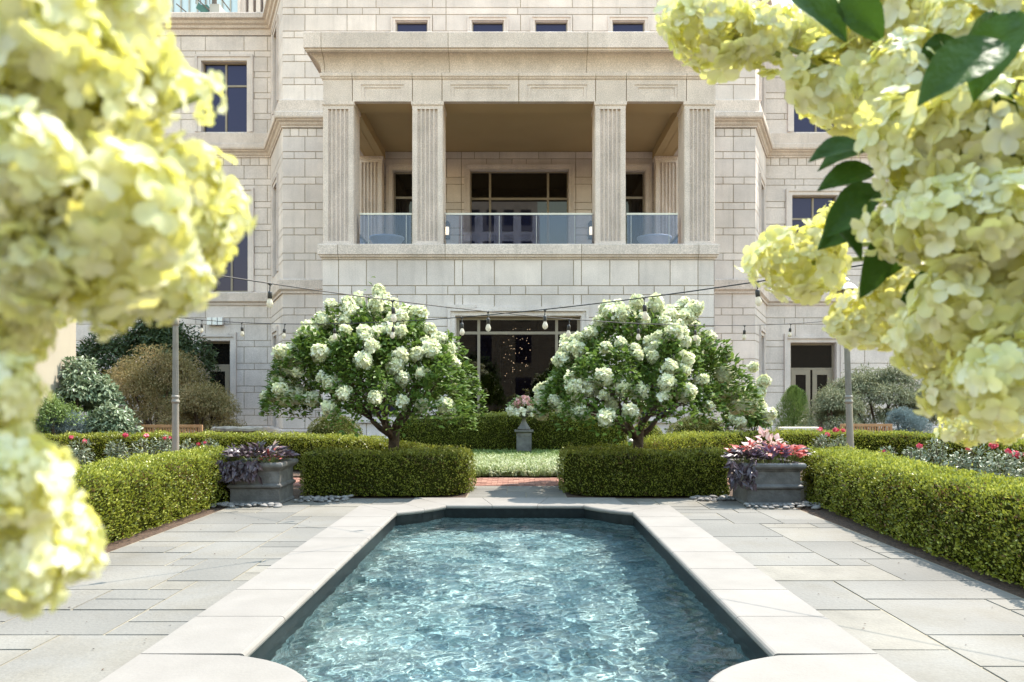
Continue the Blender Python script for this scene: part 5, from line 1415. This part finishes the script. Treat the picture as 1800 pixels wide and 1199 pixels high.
RH = [(1248, 48, 1.0, 84), (1335, 62, 1.0, 66), (1415, 55, 1.02, 62), (1480, 150, .98, 92), (1540, 40, .95, 78), (1610, 25, .92, 92), (1600, 150, .86, 100), (1625, 270, .80, 112), (1730, 250, .76, 130),
      (1700, 60, .85, 85), (1620, 400, .80, 92), (1700, 390, .74, 110), (1790, 400, .72, 120), (1400, 460, 1.05, 82), (1455, 430, 1.06, 40), (1528, 560, .98, 68), (1600, 520, .92, 74), (1650, 600, .84, 92), (1735, 540, .76, 120),
      (1770, 660, .72, 105), (1690, 680, .82, 66), (1700, 742, 1.25, 46), (1760, 735, 1.2, 50), (1850, 560, .8, 130), (1850, 250, .8, 130), (1800, 130, .78, 70), (1490, 385, 1.1, 40), (1800, 10, .85, 85), (1720, 150, .9, 60)]
RH = [(a, b, c * 1.12, e) for a, b, c, e in RH]
RL = [(1400, -12, .92, .75, -.1, -.5, -.3, -.75, .5, .082), (1500, -20, .92, .35, -.1, -.6, -.7, -.6, .4, .07), (1775, 75, .72, -.85, -.15, -.50, -.25, -.80, .5, .088), (1800, 20, .74, -.5, .0, -.9, -.5, -.7, .3, .08),
      (1548, 262, 1.0, -.85, 0, -.18, .05, -.55, .75, .066), (1552, 300, 1.0, -.9, -.1, -.2, .1, -.75, .6, .070), (1560, 330, .98, -.8, -.2, -.5, .2, -.7, .6, .075), (1530, 352, 1.02, -.5, 0, -.75, .3, -.8, .4, .066), (1545, 372, 1.0, -.8, -.1, -.5, .2, -.8, .5, .074),
      (1530, 255, .92, -.9, -.1, -.15, .1, -.7, .7, .06), (1545, 345, .92, -.75, -.2, -.55, .2, -.75, .6, .07), (1560, 420, .92, -.2, -.1, -.8, .3, -.8, .4, .066), (1480, 395, .95, .6, -.1, -.6, .2, -.8, .5, .05), (1540, 395, 1.0, .25, -.1, -.75, .5, -.7, .4, .056), (1600, 395, .95, -.15, -.1, -.9, .4, -.8, .3, .060), (1660, 60, .9, .2, .1, -.9, -.5, -.8, .2, .09), (1770, 150, .8, -.1, -.1, -.9, .4, -.8, .2, .08), (1790, 330, .85, -.6, .2, -.6, .1, -.8, .4, .09),
      (1745, 330, .9, -.5, .2, -.5, .1, -.8, .4, .08), (1710, 470, .95, -.6, .2, -.5, .1, -.8, .4, .09), (1760, 20, .86, -.3, .1, -.9, .3, -.8, .3, .085)]
RL = [(a - 14, b, c * 1.02, *e[:-1], e[-1] * 1.12) for a, b, c, *e in RL]
bush('huge pale flowered hydrangea with dark leaves along the right side of the view', (1.55, .95, 0), RH, RL, (.92, .98, 1.72))

# ================================================================== light, sky and camera
w = bpy.data.worlds.new('World'); S.world = w; w.use_nodes = True
nt = w.node_tree; bg = nt.nodes['Background']; sky = nt.nodes.new('ShaderNodeTexSky'); sky.sky_type = 'NISHITA'; sky.sun_disc = False
EL, AZ = math.radians(60), math.radians(55)
sky.sun_elevation = EL; sky.sun_rotation = AZ; sky.air_density = 2.6; sky.dust_density = .6; sky.ozone_density = .5
nt.links.new(sky.outputs[0], bg.inputs[0]); bg.inputs[1].default_value = SKY
sd = bpy.data.lights.new('sun', 'SUN'); sd.energy = SUN; sd.angle = math.radians(.55); sd.color = (1, .92, .81)
so = bpy.data.objects.new('sun', sd); COL.objects.link(so)
dv = Vector((math.sin(AZ) * math.cos(EL), math.cos(AZ) * math.cos(EL), math.sin(EL)))
so.rotation_euler = dv.to_track_quat('Z', 'Y').to_euler(); so.location = dv * 40
sd.cycles.is_caustics_light = True
cd = bpy.data.cameras.new('camera'); co = bpy.data.objects.new('camera', cd); COL.objects.link(co); S.camera = co
co.location = (0, 0, CH); co.rotation_euler = (PI / 2, 0, 0)
cd.sensor_width = 36; cd.lens = F / 1800 * 36; cd.shift_x = -(CX - 900) / 1800; cd.shift_y = (HY - 599.5) / 1800
cd.clip_start = .05; cd.clip_end = 1000
cd.dof.use_dof = True; cd.dof.focus_distance = 8.0; cd.dof.aperture_fstop = 7.0
S.view_settings.view_transform = 'Standard'; S.view_settings.look = 'None'; S.view_settings.exposure = EXPO; S.view_settings.gamma = 1
c = S.cycles; c.use_denoising = True; c.denoiser = 'OPENIMAGEDENOISE'; c.max_bounces = 9; c.diffuse_bounces = 4; c.glossy_bounces = 4; c.transmission_bounces = 6; c.transparent_max_bounces = 8
c.sample_clamp_indirect = 8; c.blur_glossy = .6; c.caustics_refractive = True; c.caustics_reflective = False
